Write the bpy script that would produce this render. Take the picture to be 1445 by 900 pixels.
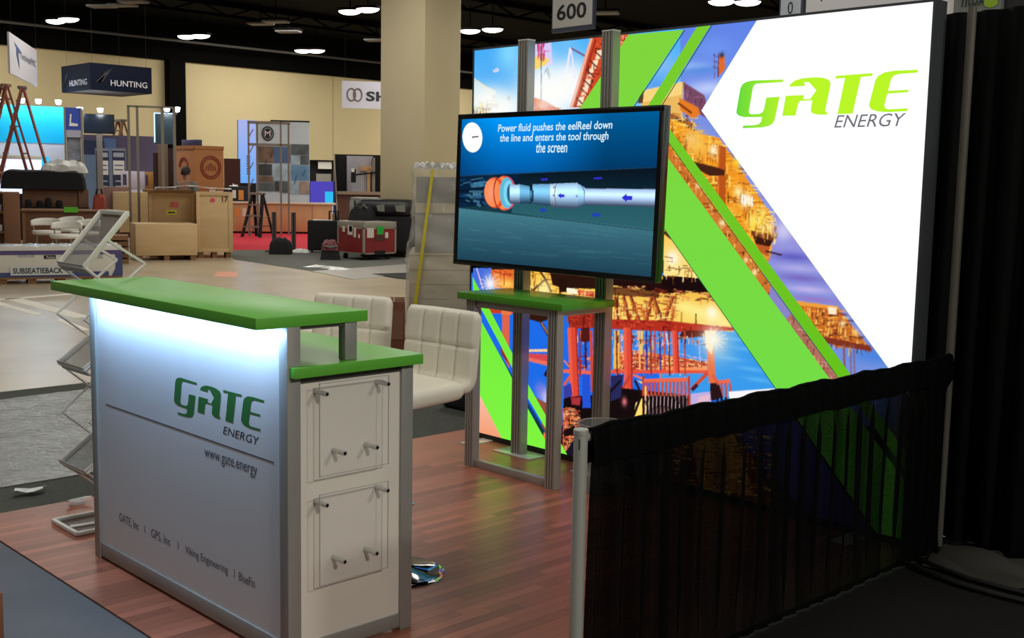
import bpy, bmesh, math, random
import numpy as np
from mathutils import Vector, Matrix

random.seed(7)
RNG = np.random.default_rng(11)
for _o in list(bpy.data.objects):
    bpy.data.objects.remove(_o, do_unlink=True)
SC = bpy.context.scene
COL = SC.collection

# ------------------------------------------------------------------ camera
# World frame: X runs along the booth's back wall, Y towards that wall, Z up.
CAM_H = 1.6192
FPX, PITCH, ROLL, YAW = 1602.66, 0.1181, 0.0186, 0.8042
_f = Vector((-math.sin(YAW) * math.cos(PITCH), math.cos(YAW) * math.cos(PITCH), -math.sin(PITCH)))
_r = Vector((math.cos(YAW), math.sin(YAW), 0.0))
_u = _r.cross(_f)
CR = _r * math.cos(ROLL) + _u * math.sin(ROLL)
CU = _u * math.cos(ROLL) - _r * math.sin(ROLL)
cam_data = bpy.data.cameras.new('camera')
cam_data.sensor_width = 36.0
cam_data.lens = FPX / 1445.0 * 36.0
cam_data.clip_end = 300
cam = bpy.data.objects.new('camera', cam_data)
COL.objects.link(cam)
cam.matrix_world = Matrix(((CR.x, CU.x, -_f.x, 0), (CR.y, CU.y, -_f.y, 0), (CR.z, CU.z, -_f.z, CAM_H), (0, 0, 0, 1)))
SC.camera = cam

# survey helpers: turn a sighting into a point of the hall (on a level, or on a wall plane)
def sight(x, y):
    return _f + CR * ((x - 722.5) / FPX) - CU * ((y - 450.0) / FPX)
def G(x, y, z=0.0):
    d = sight(x, y); t = (z - CAM_H) / d.z
    return Vector((d.x * t, d.y * t, z))
def onY(x, y, Y):
    d = sight(x, y); t = Y / d.y
    return Vector((d.x * t, Y, CAM_H + d.z * t))
def onX(x, y, X):
    d = sight(x, y); t = X / d.x
    return Vector((X, d.y * t, CAM_H + d.z * t))

# ------------------------------------------------------------------ world, lights, exposure
W = bpy.data.worlds.new('hall_ambience'); SC.world = W
W.use_nodes = True
W.node_tree.nodes['Background'].inputs[0].default_value = (0.95, 0.92, 0.85, 1)
W.node_tree.nodes['Background'].inputs[1].default_value = 0.05
SC.view_settings.view_transform = 'Standard'
SC.view_settings.look = 'None'
SC.view_settings.exposure = 0.0
SC.view_settings.gamma = 1.0
SC.view_settings.use_curve_mapping = False
SC.cycles.max_bounces = 6
SC.cycles.transparent_max_bounces = 12
SC.cycles.caustics_reflective = False
SC.cycles.caustics_refractive = False
SC.cycles.sample_clamp_indirect = 4.0

def area_light(name, loc, size, power, color=(1.0, 0.95, 0.86), rot=(0, 0, 0), size_y=None, parent=None):
    d = bpy.data.lights.new(name, 'AREA'); d.energy = power; d.color = color
    d.shape = 'RECTANGLE' if size_y else 'SQUARE'
    d.size = size
    if size_y: d.size_y = size_y
    o = bpy.data.objects.new(name, d); COL.objects.link(o)
    o.location = loc; o.rotation_euler = rot
    if parent is not None: o.parent = parent
    return o

# banks of high-bay lamps under the black hall ceiling
for lx in (-34, -26, -18):
    for ly, lp in ((2, 70), (12, 220), (22, 330), (32, 330)):
        area_light('hall_lamp_bank', (lx, ly, 6.7), 4.0, lp)
for (lx, ly, lp) in ((-10, 2, 110), (-10, 12, 400), (-10, 22, 300), (-10, -8, 80), (-2, -4, 95), (-4.6, 2.6, 160)):
    area_light('hall_lamp_bank', (lx, ly, 6.7), 4.0, lp)
for (lx, ly, lp) in ((8.0, 0.5, 900), (6.5, 6.0, 430)):
    area_light('hall_lamp_bank', (lx, ly, 6.6), 1.2, lp)

# ------------------------------------------------------------------ materials
def lin(c):
    c = c / 255.0
    return c / 12.92 if c <= 0.04045 else ((c + 0.055) / 1.055) ** 2.4
def rgb(r, g, b, a=1.0):
    return (lin(r), lin(g), lin(b), a)
_M = {}
def mat(key, col, rough=0.6, metal=0.0, var=0.0, scale=8.0, bump=0.0, bscale=60.0, emit=0.0, alpha=1.0,
        trans=0.0, spec=0.5, stretch=None, coat=0.0, rand=0.0):
    """a procedural principled material; var = mottling by noise, rand = difference from piece to piece"""
    if key in _M: return _M[key]
    m = bpy.data.materials.new(key); m.use_nodes = True
    nt = m.node_tree; b = nt.nodes['Principled BSDF']
    c = rgb(*col)
    b.inputs['Base Color'].default_value = c
    b.inputs['Roughness'].default_value = rough
    b.inputs['Metallic'].default_value = metal
    b.inputs['Specular IOR Level'].default_value = spec
    b.inputs['Coat Weight'].default_value = coat
    b.inputs['Transmission Weight'].default_value = trans
    b.inputs['Alpha'].default_value = alpha
    if emit:
        b.inputs['Emission Color'].default_value = c
        b.inputs['Emission Strength'].default_value = emit
    if var or bump or rand:
        tc = nt.nodes.new('ShaderNodeTexCoord'); mp = nt.nodes.new('ShaderNodeMapping')
        nt.links.new(tc.outputs['Object'], mp.inputs['Vector'])
        if stretch: mp.inputs['Scale'].default_value = stretch
    if var or rand:
        fac = None
        if var:
            n = nt.nodes.new('ShaderNodeTexNoise'); n.inputs['Scale'].default_value = scale; n.inputs['Detail'].default_value = 5
            nt.links.new(mp.outputs[0], n.inputs['Vector'])
            mr = nt.nodes.new('ShaderNodeMapRange'); mr.inputs[1].default_value = 0.25; mr.inputs[2].default_value = 0.75
            mr.inputs[3].default_value = 1 - var; mr.inputs[4].default_value = 1 + var
            nt.links.new(n.outputs['Fac'], mr.inputs[0]); fac = mr.outputs[0]
        if rand:
            oi = nt.nodes.new('ShaderNodeObjectInfo'); m2 = nt.nodes.new('ShaderNodeMapRange')
            m2.inputs[3].default_value = 1 - rand; m2.inputs[4].default_value = 1 + rand
            nt.links.new(oi.outputs['Random'], m2.inputs[0])
            if fac is not None:
                mu = nt.nodes.new('ShaderNodeMath'); mu.operation = 'MULTIPLY'
                nt.links.new(fac, mu.inputs[0]); nt.links.new(m2.outputs[0], mu.inputs[1]); fac = mu.outputs[0]
                ad = nt.nodes.new('ShaderNodeVectorMath'); ad.operation = 'ADD'
                sc = nt.nodes.new('ShaderNodeMath'); sc.operation = 'MULTIPLY'; sc.inputs[1].default_value = 37.0
                nt.links.new(oi.outputs['Random'], sc.inputs[0])
                nt.links.new(mp.outputs[0], ad.inputs[0]); nt.links.new(sc.outputs[0], ad.inputs[1])
                nt.links.new(ad.outputs[0], n.inputs['Vector'])
            else: fac = m2.outputs[0]
        vm = nt.nodes.new('ShaderNodeVectorMath'); vm.operation = 'SCALE'
        vm.inputs[0].default_value = c[:3]
        nt.links.new(fac, vm.inputs['Scale'])
        nt.links.new(vm.outputs[0], b.inputs['Base Color'])
    if bump:
        n2 = nt.nodes.new('ShaderNodeTexNoise'); n2.inputs['Scale'].default_value = bscale; n2.inputs['Detail'].default_value = 4
        nt.links.new(mp.outputs[0], n2.inputs['Vector'])
        bp = nt.nodes.new('ShaderNodeBump'); bp.inputs['Strength'].default_value = bump; bp.inputs['Distance'].default_value = 0.02
        nt.links.new(n2.outputs['Fac'], bp.inputs['Height']); nt.links.new(bp.outputs[0], b.inputs['Normal'])
    _M[key] = m
    return m
def glow(key, col, strength=1.0, sampled=True):
    """a surface that gives off light: a backlit print, a screen, a lamp lens"""
    if key in _M: return _M[key]
    m = bpy.data.materials.new(key); m.use_nodes = True
    nt = m.node_tree; nt.nodes.clear()
    o = nt.nodes.new('ShaderNodeOutputMaterial'); e = nt.nodes.new('ShaderNodeEmission')
    e.inputs[0].default_value = rgb(*col); e.inputs[1].default_value = strength
    nt.links.new(e.outputs[0], o.inputs[0])
    if not sampled: m.cycles.emission_sampling = 'NONE'
    _M[key] = m
    return m
def glow_attr(key, strength=1.0):
    if key in _M: return _M[key]
    m = bpy.data.materials.new(key); m.use_nodes = True
    nt = m.node_tree; nt.nodes.clear()
    o = nt.nodes.new('ShaderNodeOutputMaterial'); e = nt.nodes.new('ShaderNodeEmission')
    a = nt.nodes.new('ShaderNodeAttribute'); a.attribute_name = 'print_colour'
    e.inputs[1].default_value = strength
    nt.links.new(a.outputs['Color'], e.inputs[0]); nt.links.new(e.outputs[0], o.inputs[0])
    m.cycles.emission_sampling = 'NONE'
    _M[key] = m
    return m
def glow_ramp(key, c0, c1, axis, lo, hi, strength=1.0):
    """backlit print whose ink runs from one colour to another along an axis of the thing"""
    if key in _M: return _M[key]
    m = bpy.data.materials.new(key); m.use_nodes = True
    nt = m.node_tree; nt.nodes.clear()
    o = nt.nodes.new('ShaderNodeOutputMaterial'); e = nt.nodes.new('ShaderNodeEmission')
    tc = nt.nodes.new('ShaderNodeTexCoord'); sp = nt.nodes.new('ShaderNodeSeparateXYZ')
    mr = nt.nodes.new('ShaderNodeMapRange'); mr.inputs[1].default_value = lo; mr.inputs[2].default_value = hi
    mx = nt.nodes.new('ShaderNodeMix'); mx.data_type = 'RGBA'
    mx.inputs[6].default_value = rgb(*c0); mx.inputs[7].default_value = rgb(*c1)
    nt.links.new(tc.outputs['Object'], sp.inputs[0]); nt.links.new(sp.outputs[axis], mr.inputs[0])
    nt.links.new(mr.outputs[0], mx.inputs[0]); nt.links.new(mx.outputs[2], e.inputs[0])
    e.inputs[1].default_value = strength
    nt.links.new(e.outputs[0], o.inputs[0])
    _M[key] = m
    return m
def clear_film(key, col=(235, 238, 238), opacity=0.12, rough=0.15, bump=0.0, bscale=12.0):
    """thin clear plastic: mostly see-through with a glossy skin"""
    if key in _M: return _M[key]
    m = bpy.data.materials.new(key); m.use_nodes = True
    nt = m.node_tree; b = nt.nodes['Principled BSDF']; o = nt.nodes['Material Output']
    b.inputs['Base Color'].default_value = rgb(*col); b.inputs['Roughness'].default_value = rough
    t = nt.nodes.new('ShaderNodeBsdfTransparent'); mx = nt.nodes.new('ShaderNodeMixShader')
    mx.inputs[0].default_value = opacity
    nt.links.new(t.outputs[0], mx.inputs[1]); nt.links.new(b.outputs[0], mx.inputs[2]); nt.links.new(mx.outputs[0], o.inputs[0])
    if bump:
        tc = nt.nodes.new('ShaderNodeTexCoord')
        n2 = nt.nodes.new('ShaderNodeTexNoise'); n2.inputs['Scale'].default_value = bscale; n2.inputs['Detail'].default_value = 4
        nt.links.new(tc.outputs['Object'], n2.inputs['Vector'])
        bp = nt.nodes.new('ShaderNodeBump'); bp.inputs['Strength'].default_value = bump; bp.inputs['Distance'].default_value = 0.05
        nt.links.new(n2.outputs['Fac'], bp.inputs['Height']); nt.links.new(bp.outputs[0], b.inputs['Normal'])
    _M[key] = m
    return m

# ------------------------------------------------------------------ mesh building
def world_loc(o):
    p = Vector((0, 0, 0))
    while o is not None:
        p += o.location; o = o.parent
    return p
def tag(o, label=None, cat=None, group=None, kind=None):
    if label: o['label'] = label
    if cat: o['category'] = cat
    if group: o['group'] = group
    if kind: o['kind'] = kind
    return o
def thing(name, label, cat, loc=(0, 0, 0), group=None):
    o = bpy.data.objects.new(name, None); COL.objects.link(o)
    o.empty_display_size = 0.1
    o.location = loc
    return tag(o, label, cat, group)
def copy_tree(o, loc=None, rz=None, label=None, parent=None):
    c = o.copy(); COL.objects.link(c)
    if parent is not None: c.parent = parent
    if loc is not None: c.location = loc
    if rz is not None: c.rotation_euler = (0, 0, rz)
    if label: c['label'] = label
    for ch in list(o.children): copy_tree(ch, parent=c)
    return c
class MB:
    def __init__(self): self.v = []; self.f = []; self.c = None
    def add(self, vs, fs):
        n = len(self.v); self.v += [tuple(p) for p in vs]; self.f += [tuple(i + n for i in f) for f in fs]; return self
    def box(self, x0, x1, y0, y1, z0, z1):
        return self.add([(x0, y0, z0), (x1, y0, z0), (x1, y1, z0), (x0, y1, z0), (x0, y0, z1), (x1, y0, z1), (x1, y1, z1), (x0, y1, z1)],
                        [(0, 3, 2, 1), (4, 5, 6, 7), (0, 1, 5, 4), (1, 2, 6, 5), (2, 3, 7, 6), (3, 0, 4, 7)])
    def bar(self, a, b, w, h=None, up=(0, 0, 1)):
        """straight bar of rectangular section from a to b"""
        a = Vector(a); b = Vector(b); h = w if h is None else h
        d = (b - a).normalized(); up = Vector(up)
        if abs(d.dot(up)) > 0.98: up = Vector((0, 1, 0))
        s = d.cross(up).normalized(); t = s.cross(d)
        s = s * (w / 2); t = t * (h / 2)
        return self.add([a - s - t, a + s - t, a + s + t, a - s + t, b - s - t, b + s - t, b + s + t, b - s + t],
                        [(0, 1, 2, 3), (7, 6, 5, 4), (0, 4, 5, 1), (1, 5, 6, 2), (2, 6, 7, 3), (3, 7, 4, 0)])
    def tube(self, pts, r, n=8, closed=False):
        pts = [Vector(p) for p in pts]; rs = r if isinstance(r, (list, tuple)) else [r] * len(pts)
        L = len(pts); vs = []; fs = []
        up = Vector((0, 0, 1)); prev = None
        for i, p in enumerate(pts):
            if closed: d = (pts[(i + 1) % L] - pts[i - 1]).normalized()
            else: d = (pts[min(i + 1, L - 1)] - pts[max(i - 1, 0)]).normalized()
            if prev is None:
                s = d.cross(up if abs(d.z) < 0.95 else Vector((0, 1, 0))).normalized()
            else:
                s = (prev - d * prev.dot(d)).normalized()
            prev = s; t = d.cross(s)
            for k in range(n):
                a = 2 * math.pi * k / n
                vs.append(p + s * (math.cos(a) * rs[i]) + t * (math.sin(a) * rs[i]))
        m = L if closed else L - 1
        for i in range(m):
            for k in range(n):
                j = (i + 1) % L
                fs.append((i * n + k, i * n + (k + 1) % n, j * n + (k + 1) % n, j * n + k))
        if not closed:
            fs.append(tuple(range(n - 1, -1, -1))); fs.append(tuple((L - 1) * n + k for k in range(n)))
        return self.add(vs, fs)
    def lathe(self, prof, c=(0, 0, 0), n=24):
        """surface of revolution round a vertical axis; prof = [(radius, z)]"""
        vs = []; fs = []
        for (r, z) in prof:
            for k in range(n):
                a = 2 * math.pi * k / n; vs.append((c[0] + r * math.cos(a), c[1] + r * math.sin(a), c[2] + z))
        for i in range(len(prof) - 1):
            for k in range(n):
                fs.append((i * n + k, i * n + (k + 1) % n, (i + 1) * n + (k + 1) % n, (i + 1) * n + k))
        if prof[0][0] > 1e-6: fs.append(tuple(range(n - 1, -1, -1)))
        if prof[-1][0] > 1e-6: fs.append(tuple((len(prof) - 1) * n + k for k in range(n)))
        return self.add(vs, fs)
    def prism(self, pts, d):
        """polygon of points extruded by vector d"""
        pts = [Vector(p) for p in pts]; d = Vector(d); n = len(pts)
        return self.add(pts + [p + d for p in pts],
                        [tuple(range(n - 1, -1, -1)), tuple(range(n, 2 * n))] + [(i, (i + 1) % n, (i + 1) % n + n, i + n) for i in range(n)])
    def poly(self, pts):
        return self.add(pts, [tuple(range(len(pts)))])
    def grid(self, fn, nu, nv):
        vs = [fn(i / nu, j / nv) for j in range(nv + 1) for i in range(nu + 1)]
        fs = [(j * (nu + 1) + i, j * (nu + 1) + i + 1, (j + 1) * (nu + 1) + i + 1, (j + 1) * (nu + 1) + i) for j in range(nv) for i in range(nu)]
        return self.add(vs, fs)
    def build(self, name, m, parent=None, smooth=False, bevel=0.0, seg=2, angle=None, local=False):
        off = world_loc(parent) if (parent is not None and not local) else Vector((0, 0, 0))
        me = bpy.data.meshes.new(name)
        me.from_pydata([(p[0] - off.x, p[1] - off.y, p[2] - off.z) for p in self.v], [], self.f)
        bm = bmesh.new(); bm.from_mesh(me)
        bmesh.ops.recalc_face_normals(bm, faces=bm.faces)
        if bevel:
            es = [e for e in bm.edges if len(e.link_faces) == 2 and e.calc_face_angle(0) > 0.6]
            bmesh.ops.bevel(bm, geom=es, offset=bevel, segments=seg, affect='EDGES', profile=0.5, clamp_overlap=True)
        bm.to_mesh(me); bm.free()
        if smooth or bevel:
            for p in me.polygons: p.use_smooth = True
            try: me.set_sharp_from_angle(angle=math.radians(angle or 35))
            except Exception: pass
        if m is not None: me.materials.append(m)
        o = bpy.data.objects.new(name, me); COL.objects.link(o)
        if parent is not None: o.parent = parent
        return o
def bx(x0, x1, y0, y1, z0, z1): return MB().box(x0, x1, y0, y1, z0, z1)
def struct(o, label, cat='structure'):
    return tag(o, label, cat, kind='structure')
def text_polys(s, shear=0.0, bold=0.0):
    """outline of a line of lettering as a flat mesh in its own x/y plane, scaled to unit cap height"""
    cu = bpy.data.curves.new('lettering', 'FONT'); cu.body = s; cu.shear = shear; cu.offset = bold
    cu.resolution_u = 3
    ob = bpy.data.objects.new('lettering', cu); COL.objects.link(ob)
    dg = bpy.context.evaluated_depsgraph_get(); dg.update()
    me = bpy.data.meshes.new_from_object(ob.evaluated_get(dg))
    vs = [(v.co.x, v.co.y) for v in me.vertices]; fs = [tuple(p.vertices) for p in me.polygons]
    bpy.data.objects.remove(ob, do_unlink=True); bpy.data.curves.remove(cu); bpy.data.meshes.remove(me)
    return vs, fs
def lettering(name, s, o, u, v, width, height, m, parent, shear=0.0, bold=0.0, fit_height=True):
    """flat lettering filling width x height from corner o along unit directions u, v"""
    vs, fs = text_polys(s, shear, bold)
    xs = [p[0] for p in vs]; ys = [p[1] for p in vs]
    x0, x1, y0, y1 = min(xs), max(xs), min(ys), max(ys)
    o = Vector(o); u = Vector(u); v = Vector(v)
    sx = width / (x1 - x0); sy = height / (y1 - y0)
    mb = MB(); mb.add([o + u * ((p[0] - x0) * sx) + v * ((p[1] - y0) * sy) for p in vs], fs)
    off = world_loc(parent) if parent is not None else Vector((0, 0, 0))
    me = bpy.data.meshes.new(name)
    me.from_pydata([tuple(Vector(p) - off) for p in mb.v], [], mb.f)
    me.materials.append(m)
    ob = bpy.data.objects.new(name, me); COL.objects.link(ob)
    if parent is not None: ob.parent = parent
    return ob
# ================================================================== the hall
FZ = -0.012          # bare concrete; the booth floors lie on it
m_conc = mat('polished_concrete', (182, 168, 142), rough=0.26, var=0.16, scale=0.9, bump=0.05, bscale=3.0)
m_black = mat('black_paint', (8, 8, 8), rough=0.95, spec=0.1)
m_cream = mat('cream_wall_paint', (214, 198, 154), rough=0.8, var=0.05, scale=0.4)
struct(bx(-60, 12, -20, 75, FZ - 0.2, FZ).build('floor', m_conc), 'polished tan concrete floor of the exhibition hall', 'floor')
struct(bx(-60, 12, -20, 75, 7.2, 7.4).build('ceiling', m_black), 'black painted ceiling of the exhibition hall', 'ceiling')
wl = bx(-38.3, -38.0, -20, 75, FZ, 5.73).build('wall_left', m_cream)
struct(wl, 'cream painted long side wall of the hall', 'wall')
struct(bx(-38.4, -37.9, -20, 75, 5.73, 7.2).build('trim_1', m_black), 'black painted soffit band above the cream wall', 'trim')
struct(bx(-38.0, -37.6, 19.35, 19.95, FZ, 5.75).build('trim_2', m_black), 'black vertical pilaster dividing the cream wall', 'trim')
for yy in (12.0, 26.5, 34.0, 41.0):
    bx(-37.995, -37.985, yy, yy + 0.03, FZ, 5.73).build('wall_joint', mat('wall_joint_grey', (196, 182, 146), rough=0.9), wl)
struct(bx(-60, 12, 74, 74.3, FZ, 7.2).build('wall_back', m_cream), 'far end wall of the hall', 'wall')
# thin conduit under the soffit
struct(MB().tube([(-37.2, -10, 6.35), (-37.2, 60, 6.35)], 0.045, 6).build('trim_3', mat('grey_conduit', (84, 84, 82), rough=0.6)), 'thin grey conduit running below the black ceiling', 'trim')
# ceiling trusses, almost lost in the dark
for k, xx in enumerate((-33.0, -26.0, -19.0, -12.0)):
    mb = MB()
    mb.bar((xx, -15, 7.1), (xx, 70, 7.1), 0.16); mb.bar((xx, -15, 6.75), (xx, 70, 6.75), 0.1)
    for j in range(42):
        y0 = -15 + j * 2.0; mb.bar((xx, y0, 6.75), (xx, y0 + 1.0, 7.1), 0.05); mb.bar((xx, y0 + 1.0, 7.1), (xx, y0 + 2.0, 6.75), 0.05)
    struct(mb.build('trim_%d' % (k + 4), mat('dark_truss_paint', (4, 4, 4), rough=0.9, spec=0.05)), 'dark roof truss under the black ceiling', 'trim')
# big square column behind the flight cases
cc = onX(597, 340, -19.2)
mcol = mat('column_paint', (200, 188, 152), rough=0.7, var=0.05, scale=0.8)
colo = bx(cc.x - 1.55, cc.x, cc.y, cc.y + 1.02, FZ, 7.2).build('trim_8', mcol, bevel=0.02)
struct(colo, 'massive square cream column standing behind the flight cases', 'column')
# ------------------------------------------------ floor coverings
m_wood = mat('reddish_wood_strip', (150, 92, 72), rough=0.34, var=0.16, scale=5.0, stretch=(1.2, 0.09, 1), rand=0.28, bump=0.03, bscale=40)
m_sub = mat('dark_underlay', (74, 44, 34), rough=0.9)
WX0, WX1, WY0, WY1 = -5.53, -2.30, 1.775, 4.95
wf = bx(WX0, WX1, WY0, WY1, FZ, -0.0032).build('wood_floor', m_sub)
struct(wf, 'reddish wood strip floor laid under the trade show booth', 'floor')
SW = 0.0530
strip_meshes = {}
def strip_geo(L):
    w = SW - 0.0002; c = 0.0003
    return ([(0, 0, 0), (w, 0, 0), (w, L, 0), (0, L, 0), (c, c, 0.0032), (w - c, c, 0.0032), (w - c, L - c, 0.0032), (c, L - c, 0.0032)],
            [(4, 5, 6, 7), (0, 1, 5, 4), (1, 2, 6, 5), (2, 3, 7, 6), (3, 0, 4, 7)])
def strip_mesh(n):
    if n not in strip_meshes:
        o = MB().add(*strip_geo(n)).build('plank', m_wood); strip_meshes[n] = o.data
        bpy.data.objects.remove(o, do_unlink=True)
    return strip_meshes[n]
rr = random.Random(3)
spots_ = []
for i in range(int((WX1 - WX0) / SW) + 1):
    x = WX0 + i * SW
    if x + SW > WX1 + 0.02: break
    y = WY0; first = True
    while y < WY1 - 0.02:
        Lp = rr.choice((0.45, 0.56, 0.68))
        if first: Lp = rr.choice((0.18, 0.26, 0.34, 0.42, 0.52)); first = False
        Lp = min(Lp, WY1 - y)
        if WY1 - (y + Lp) < 0.12: Lp = WY1 - y
        Lp = round(Lp, 2); spots_.append((x, y, Lp)); y += Lp
# strips under the counter and beyond the drape rail hardly show: those and the farthest are kept as one layer
def shown(s_):
    x, y, Lp = s_; hid = (-4.6 < x < -3.2 and 2.0 < y and y + Lp < 2.9) or x > -2.55 and y > 2.4
    return (1 if hid else 0, math.hypot(x, y + Lp / 2))
spots_.sort(key=shown)
for (x, y, Lp) in spots_[:300]:
    o = bpy.data.objects.new('plank', strip_mesh(Lp)); COL.objects.link(o); o.parent = wf
    o.location = (x, y + 0.0002, -0.0032)
rest = MB()
for (x, y, Lp) in spots_[300:]:
    v_, f_ = strip_geo(Lp); rest.add([(p[0] + x, p[1] + y + .0002, p[2] - .0032) for p in v_], f_)
if rest.v: tag(rest.build('remaining_planks', m_wood, wf), kind='stuff')
m_aisle = mat('blue_grey_carpet', (92, 94, 98), rough=0.9, var=0.14, scale=3.0, bump=0.15, bscale=250)
struct(bx(-12, 2.5, -6, WY0 - 0.008, FZ, -0.002).build('aisle_carpet', m_aisle), 'blue grey aisle carpet in front of the booth', 'carpet')
bx(-5.5, WX1, WY0 - 0.008, WY0 - 0.001, FZ, -0.004).build('carpet_edge', mat('edge_strip', (34, 22, 18), rough=0.8), bpy.data.objects['aisle_carpet'])
m_green = mat('dark_green_grey_carpet', (62, 66, 58), rough=0.95, var=0.3, scale=40.0, bump=0.3, bscale=220)
struct(bx(-8.72, WX0 - 0.002, 1.76, 12.0, FZ, -0.003).build('booth_carpet', m_green), 'dark green grey carpet behind the wood floor', 'carpet')
# glossy clear sheeting over that carpet
rs = np.random.default_rng(4)
ph = rs.uniform(0, 6.28, 12); fr = rs.uniform(2.0, 11.0, 12); fy = rs.uniform(0.2, 1.2, 12)
def sheet(u, v):
    x = -8.38 + 2.38 * u + 0.02 * math.sin(9 * v) * (1 if u > 0.99 or u < 0.01 else 0); y = 1.82 + 2.9 * v
    z = 0.006 + sum(0.0011 * math.sin(fr[k] * 2 * x + fy[k] * y * 2 + ph[k]) for k in range(12))
    return (x, y, max(z, 0.0005))
m_film = clear_film('floor_film', (196, 200, 196), 0.52, 0.10, bump=0.30, bscale=16.0)
tag(MB().grid(sheet, 110, 60).build('floor_film', m_film, smooth=True), 'shiny clear plastic sheeting spread over the dark carpet', 'plastic sheet')
# scraps of film left on the carpet
def scrap(px, py, w, d, lab):
    c = G(px, py, 0); r2 = random.Random(int(px))
    mb = MB(); n = 12; ring = []
    for k in range(n):
        a = 2 * math.pi * k / n; q = r2.uniform(0.5, 1.1)
        ring.append((c.x + d * math.sin(a) * q, c.y + w * math.cos(a) * q, r2.uniform(0.002, 0.04)))
    mb.add([(c.x, c.y, 0.03)] + ring, [(0, 1 + k, 1 + (k + 1) % n) for k in range(n)])
    tag(mb.build('plastic_scrap', mat('white_film_scrap', (216, 218, 216), rough=0.25), smooth=True), lab, 'plastic scrap')
scrap(43, 697, 0.12, 0.05, 'crumpled white plastic scrap at the edge of the shiny sheeting')
scrap(112, 710, 0.08, 0.03, 'thin white plastic scrap beside the folding brochure rack')
# carpet in the neighbouring stand, right of the drape
m_dark = mat('charcoal_carpet', (16, 16, 15), rough=0.95, spec=0.2, var=0.25, scale=30, bump=0.2, bscale=200)
struct(bx(-2.298, 2.5, WY0, 7.0, FZ, -0.003).build('side_carpet', m_dark), 'charcoal carpet on the far side of the black drape', 'carpet')
# tape lines on the concrete
m_tape = mat('white_floor_tape', (236, 230, 214), rough=0.5)
def tape(p, q, w, lab):
    a = G(*p, FZ); b = G(*q, FZ); d = (b - a).normalized(); s = Vector((-d.y, d.x, 0)) * (w / 2)
    tag(MB().prism([a - s, b - s, b + s, a + s], (0, 0, 0.002)).build('tape_line', m_tape), lab, 'tape')
tape((-60, 427), (112, 414), 0.14, 'long white tape line on the concrete nearest the white and purple box')
tape((17, 421), (118, 448), 0.2, 'slanting double white tape stripe on the concrete')
tape((-30, 420), (55, 444), 0.12, 'thin slanting white tape stripe below the double one')
tape((84, 451), (121, 466), 0.1, 'short white tape dash beside the brochure rack')
# ================================================================== backlit wall
m_alu = mat('brushed_aluminium', (160, 158, 152), rough=0.42, metal=0.35, var=0.04, scale=20)
m_alu_dk = mat('grey_frame_paint', (70, 74, 80), rough=0.5, metal=0.3)
m_groove = mat('groove_shadow_black', (38, 38, 38), rough=0.8)
LBY = 4.817; LX0, LX1, LZ0, LZ1 = -5.382, -2.397, 0.035, 2.44
lb = thing('backlit_wall', 'tall backlit fabric wall printed with an oil rig, green chevrons and white field', 'display wall', ((LX0 + LX1) / 2, LBY + 0.05, 0))
fr_ = 0.012
MB().box(LX0 - fr_, LX0, LBY - 0.004, LBY + 0.105, 0.0, LZ1 + fr_).build('side_frame', m_alu_dk, lb)
MB().box(LX1, LX1 + fr_, LBY - 0.004, LBY + 0.105, 0.0, LZ1 + fr_).build('side_frame', m_alu_dk, lb)
MB().box(LX0, LX1, LBY - 0.004, LBY + 0.105, LZ1, LZ1 + fr_).build('top_frame', m_alu_dk, lb)
MB().box(LX0, LX1, LBY - 0.004, LBY + 0.105, 0.0, LZ0).build('bottom_frame', mat('dark_frame_paint', (30, 32, 30), rough=0.5), lb)
MB().box(LX0, LX1, LBY + 0.09, LBY + 0.10, LZ0, LZ1).build('back_panel', mat('white_back_sheet', (200, 200, 200), rough=0.8), lb)
for fx in (-5.20, -2.60):
    MB().box(fx - 0.05, fx + 0.05, LBY - 0.20, LBY + 0.25, -0.0005, 0.007).build('foot_plate', mat('white_foot_paint', (205, 200, 196), rough=0.15), lb, bevel=0.002)

# ---- the printed rig photograph: ink colours laid on a fine mesh of the fabric
CX1 = -2.50                       # right of this the fabric is plain white
RES = 0.0052; SS = 2
NXc = int((CX1 - LX0) / RES); NZc = int((LZ1 - LZ0) / RES)
HW, HH = NXc * SS, NZc * SS
canvas = np.zeros((HH, HW, 3))
uu = LX0 + (np.arange(HW) + 0.5) / HW * (CX1 - LX0)
vv = LZ1 - (np.arange(HH) + 0.5) / HH * (LZ1 - LZ0)
def pl(p):
    q = onY(p[0], p[1], LBY); return np.array(((q.x - LX0) / (CX1 - LX0) * HW, (LZ1 - q.z) / (LZ1 - LZ0) * HH))
JJ, II = np.mgrid[0:HH, 0:HW]
def inside(pts):
    a = np.array([pl(p) for p in pts])
    x0, y0 = np.floor(a.min(0)).astype(int) - 1; x1, y1 = np.ceil(a.max(0)).astype(int) + 2
    x0, y0 = max(x0, 0), max(y0, 0); x1, y1 = min(x1, HW), min(y1, HH)
    if x1 <= x0 or y1 <= y0: return None
    X = II[y0:y1, x0:x1] + 0.5; Y = JJ[y0:y1, x0:x1] + 0.5
    m = np.zeros(X.shape, bool); n = len(a)
    for i in range(n):
        (ax, ay), (bx_, by_) = a[i], a[(i + 1) % n]
        if ay == by_: continue
        c = ((ay > Y) != (by_ > Y)) & (X < (bx_ - ax) * (Y - ay) / (by_ - ay) + ax)
        m ^= c
    return slice(y0, y1), slice(x0, x1), m
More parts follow.
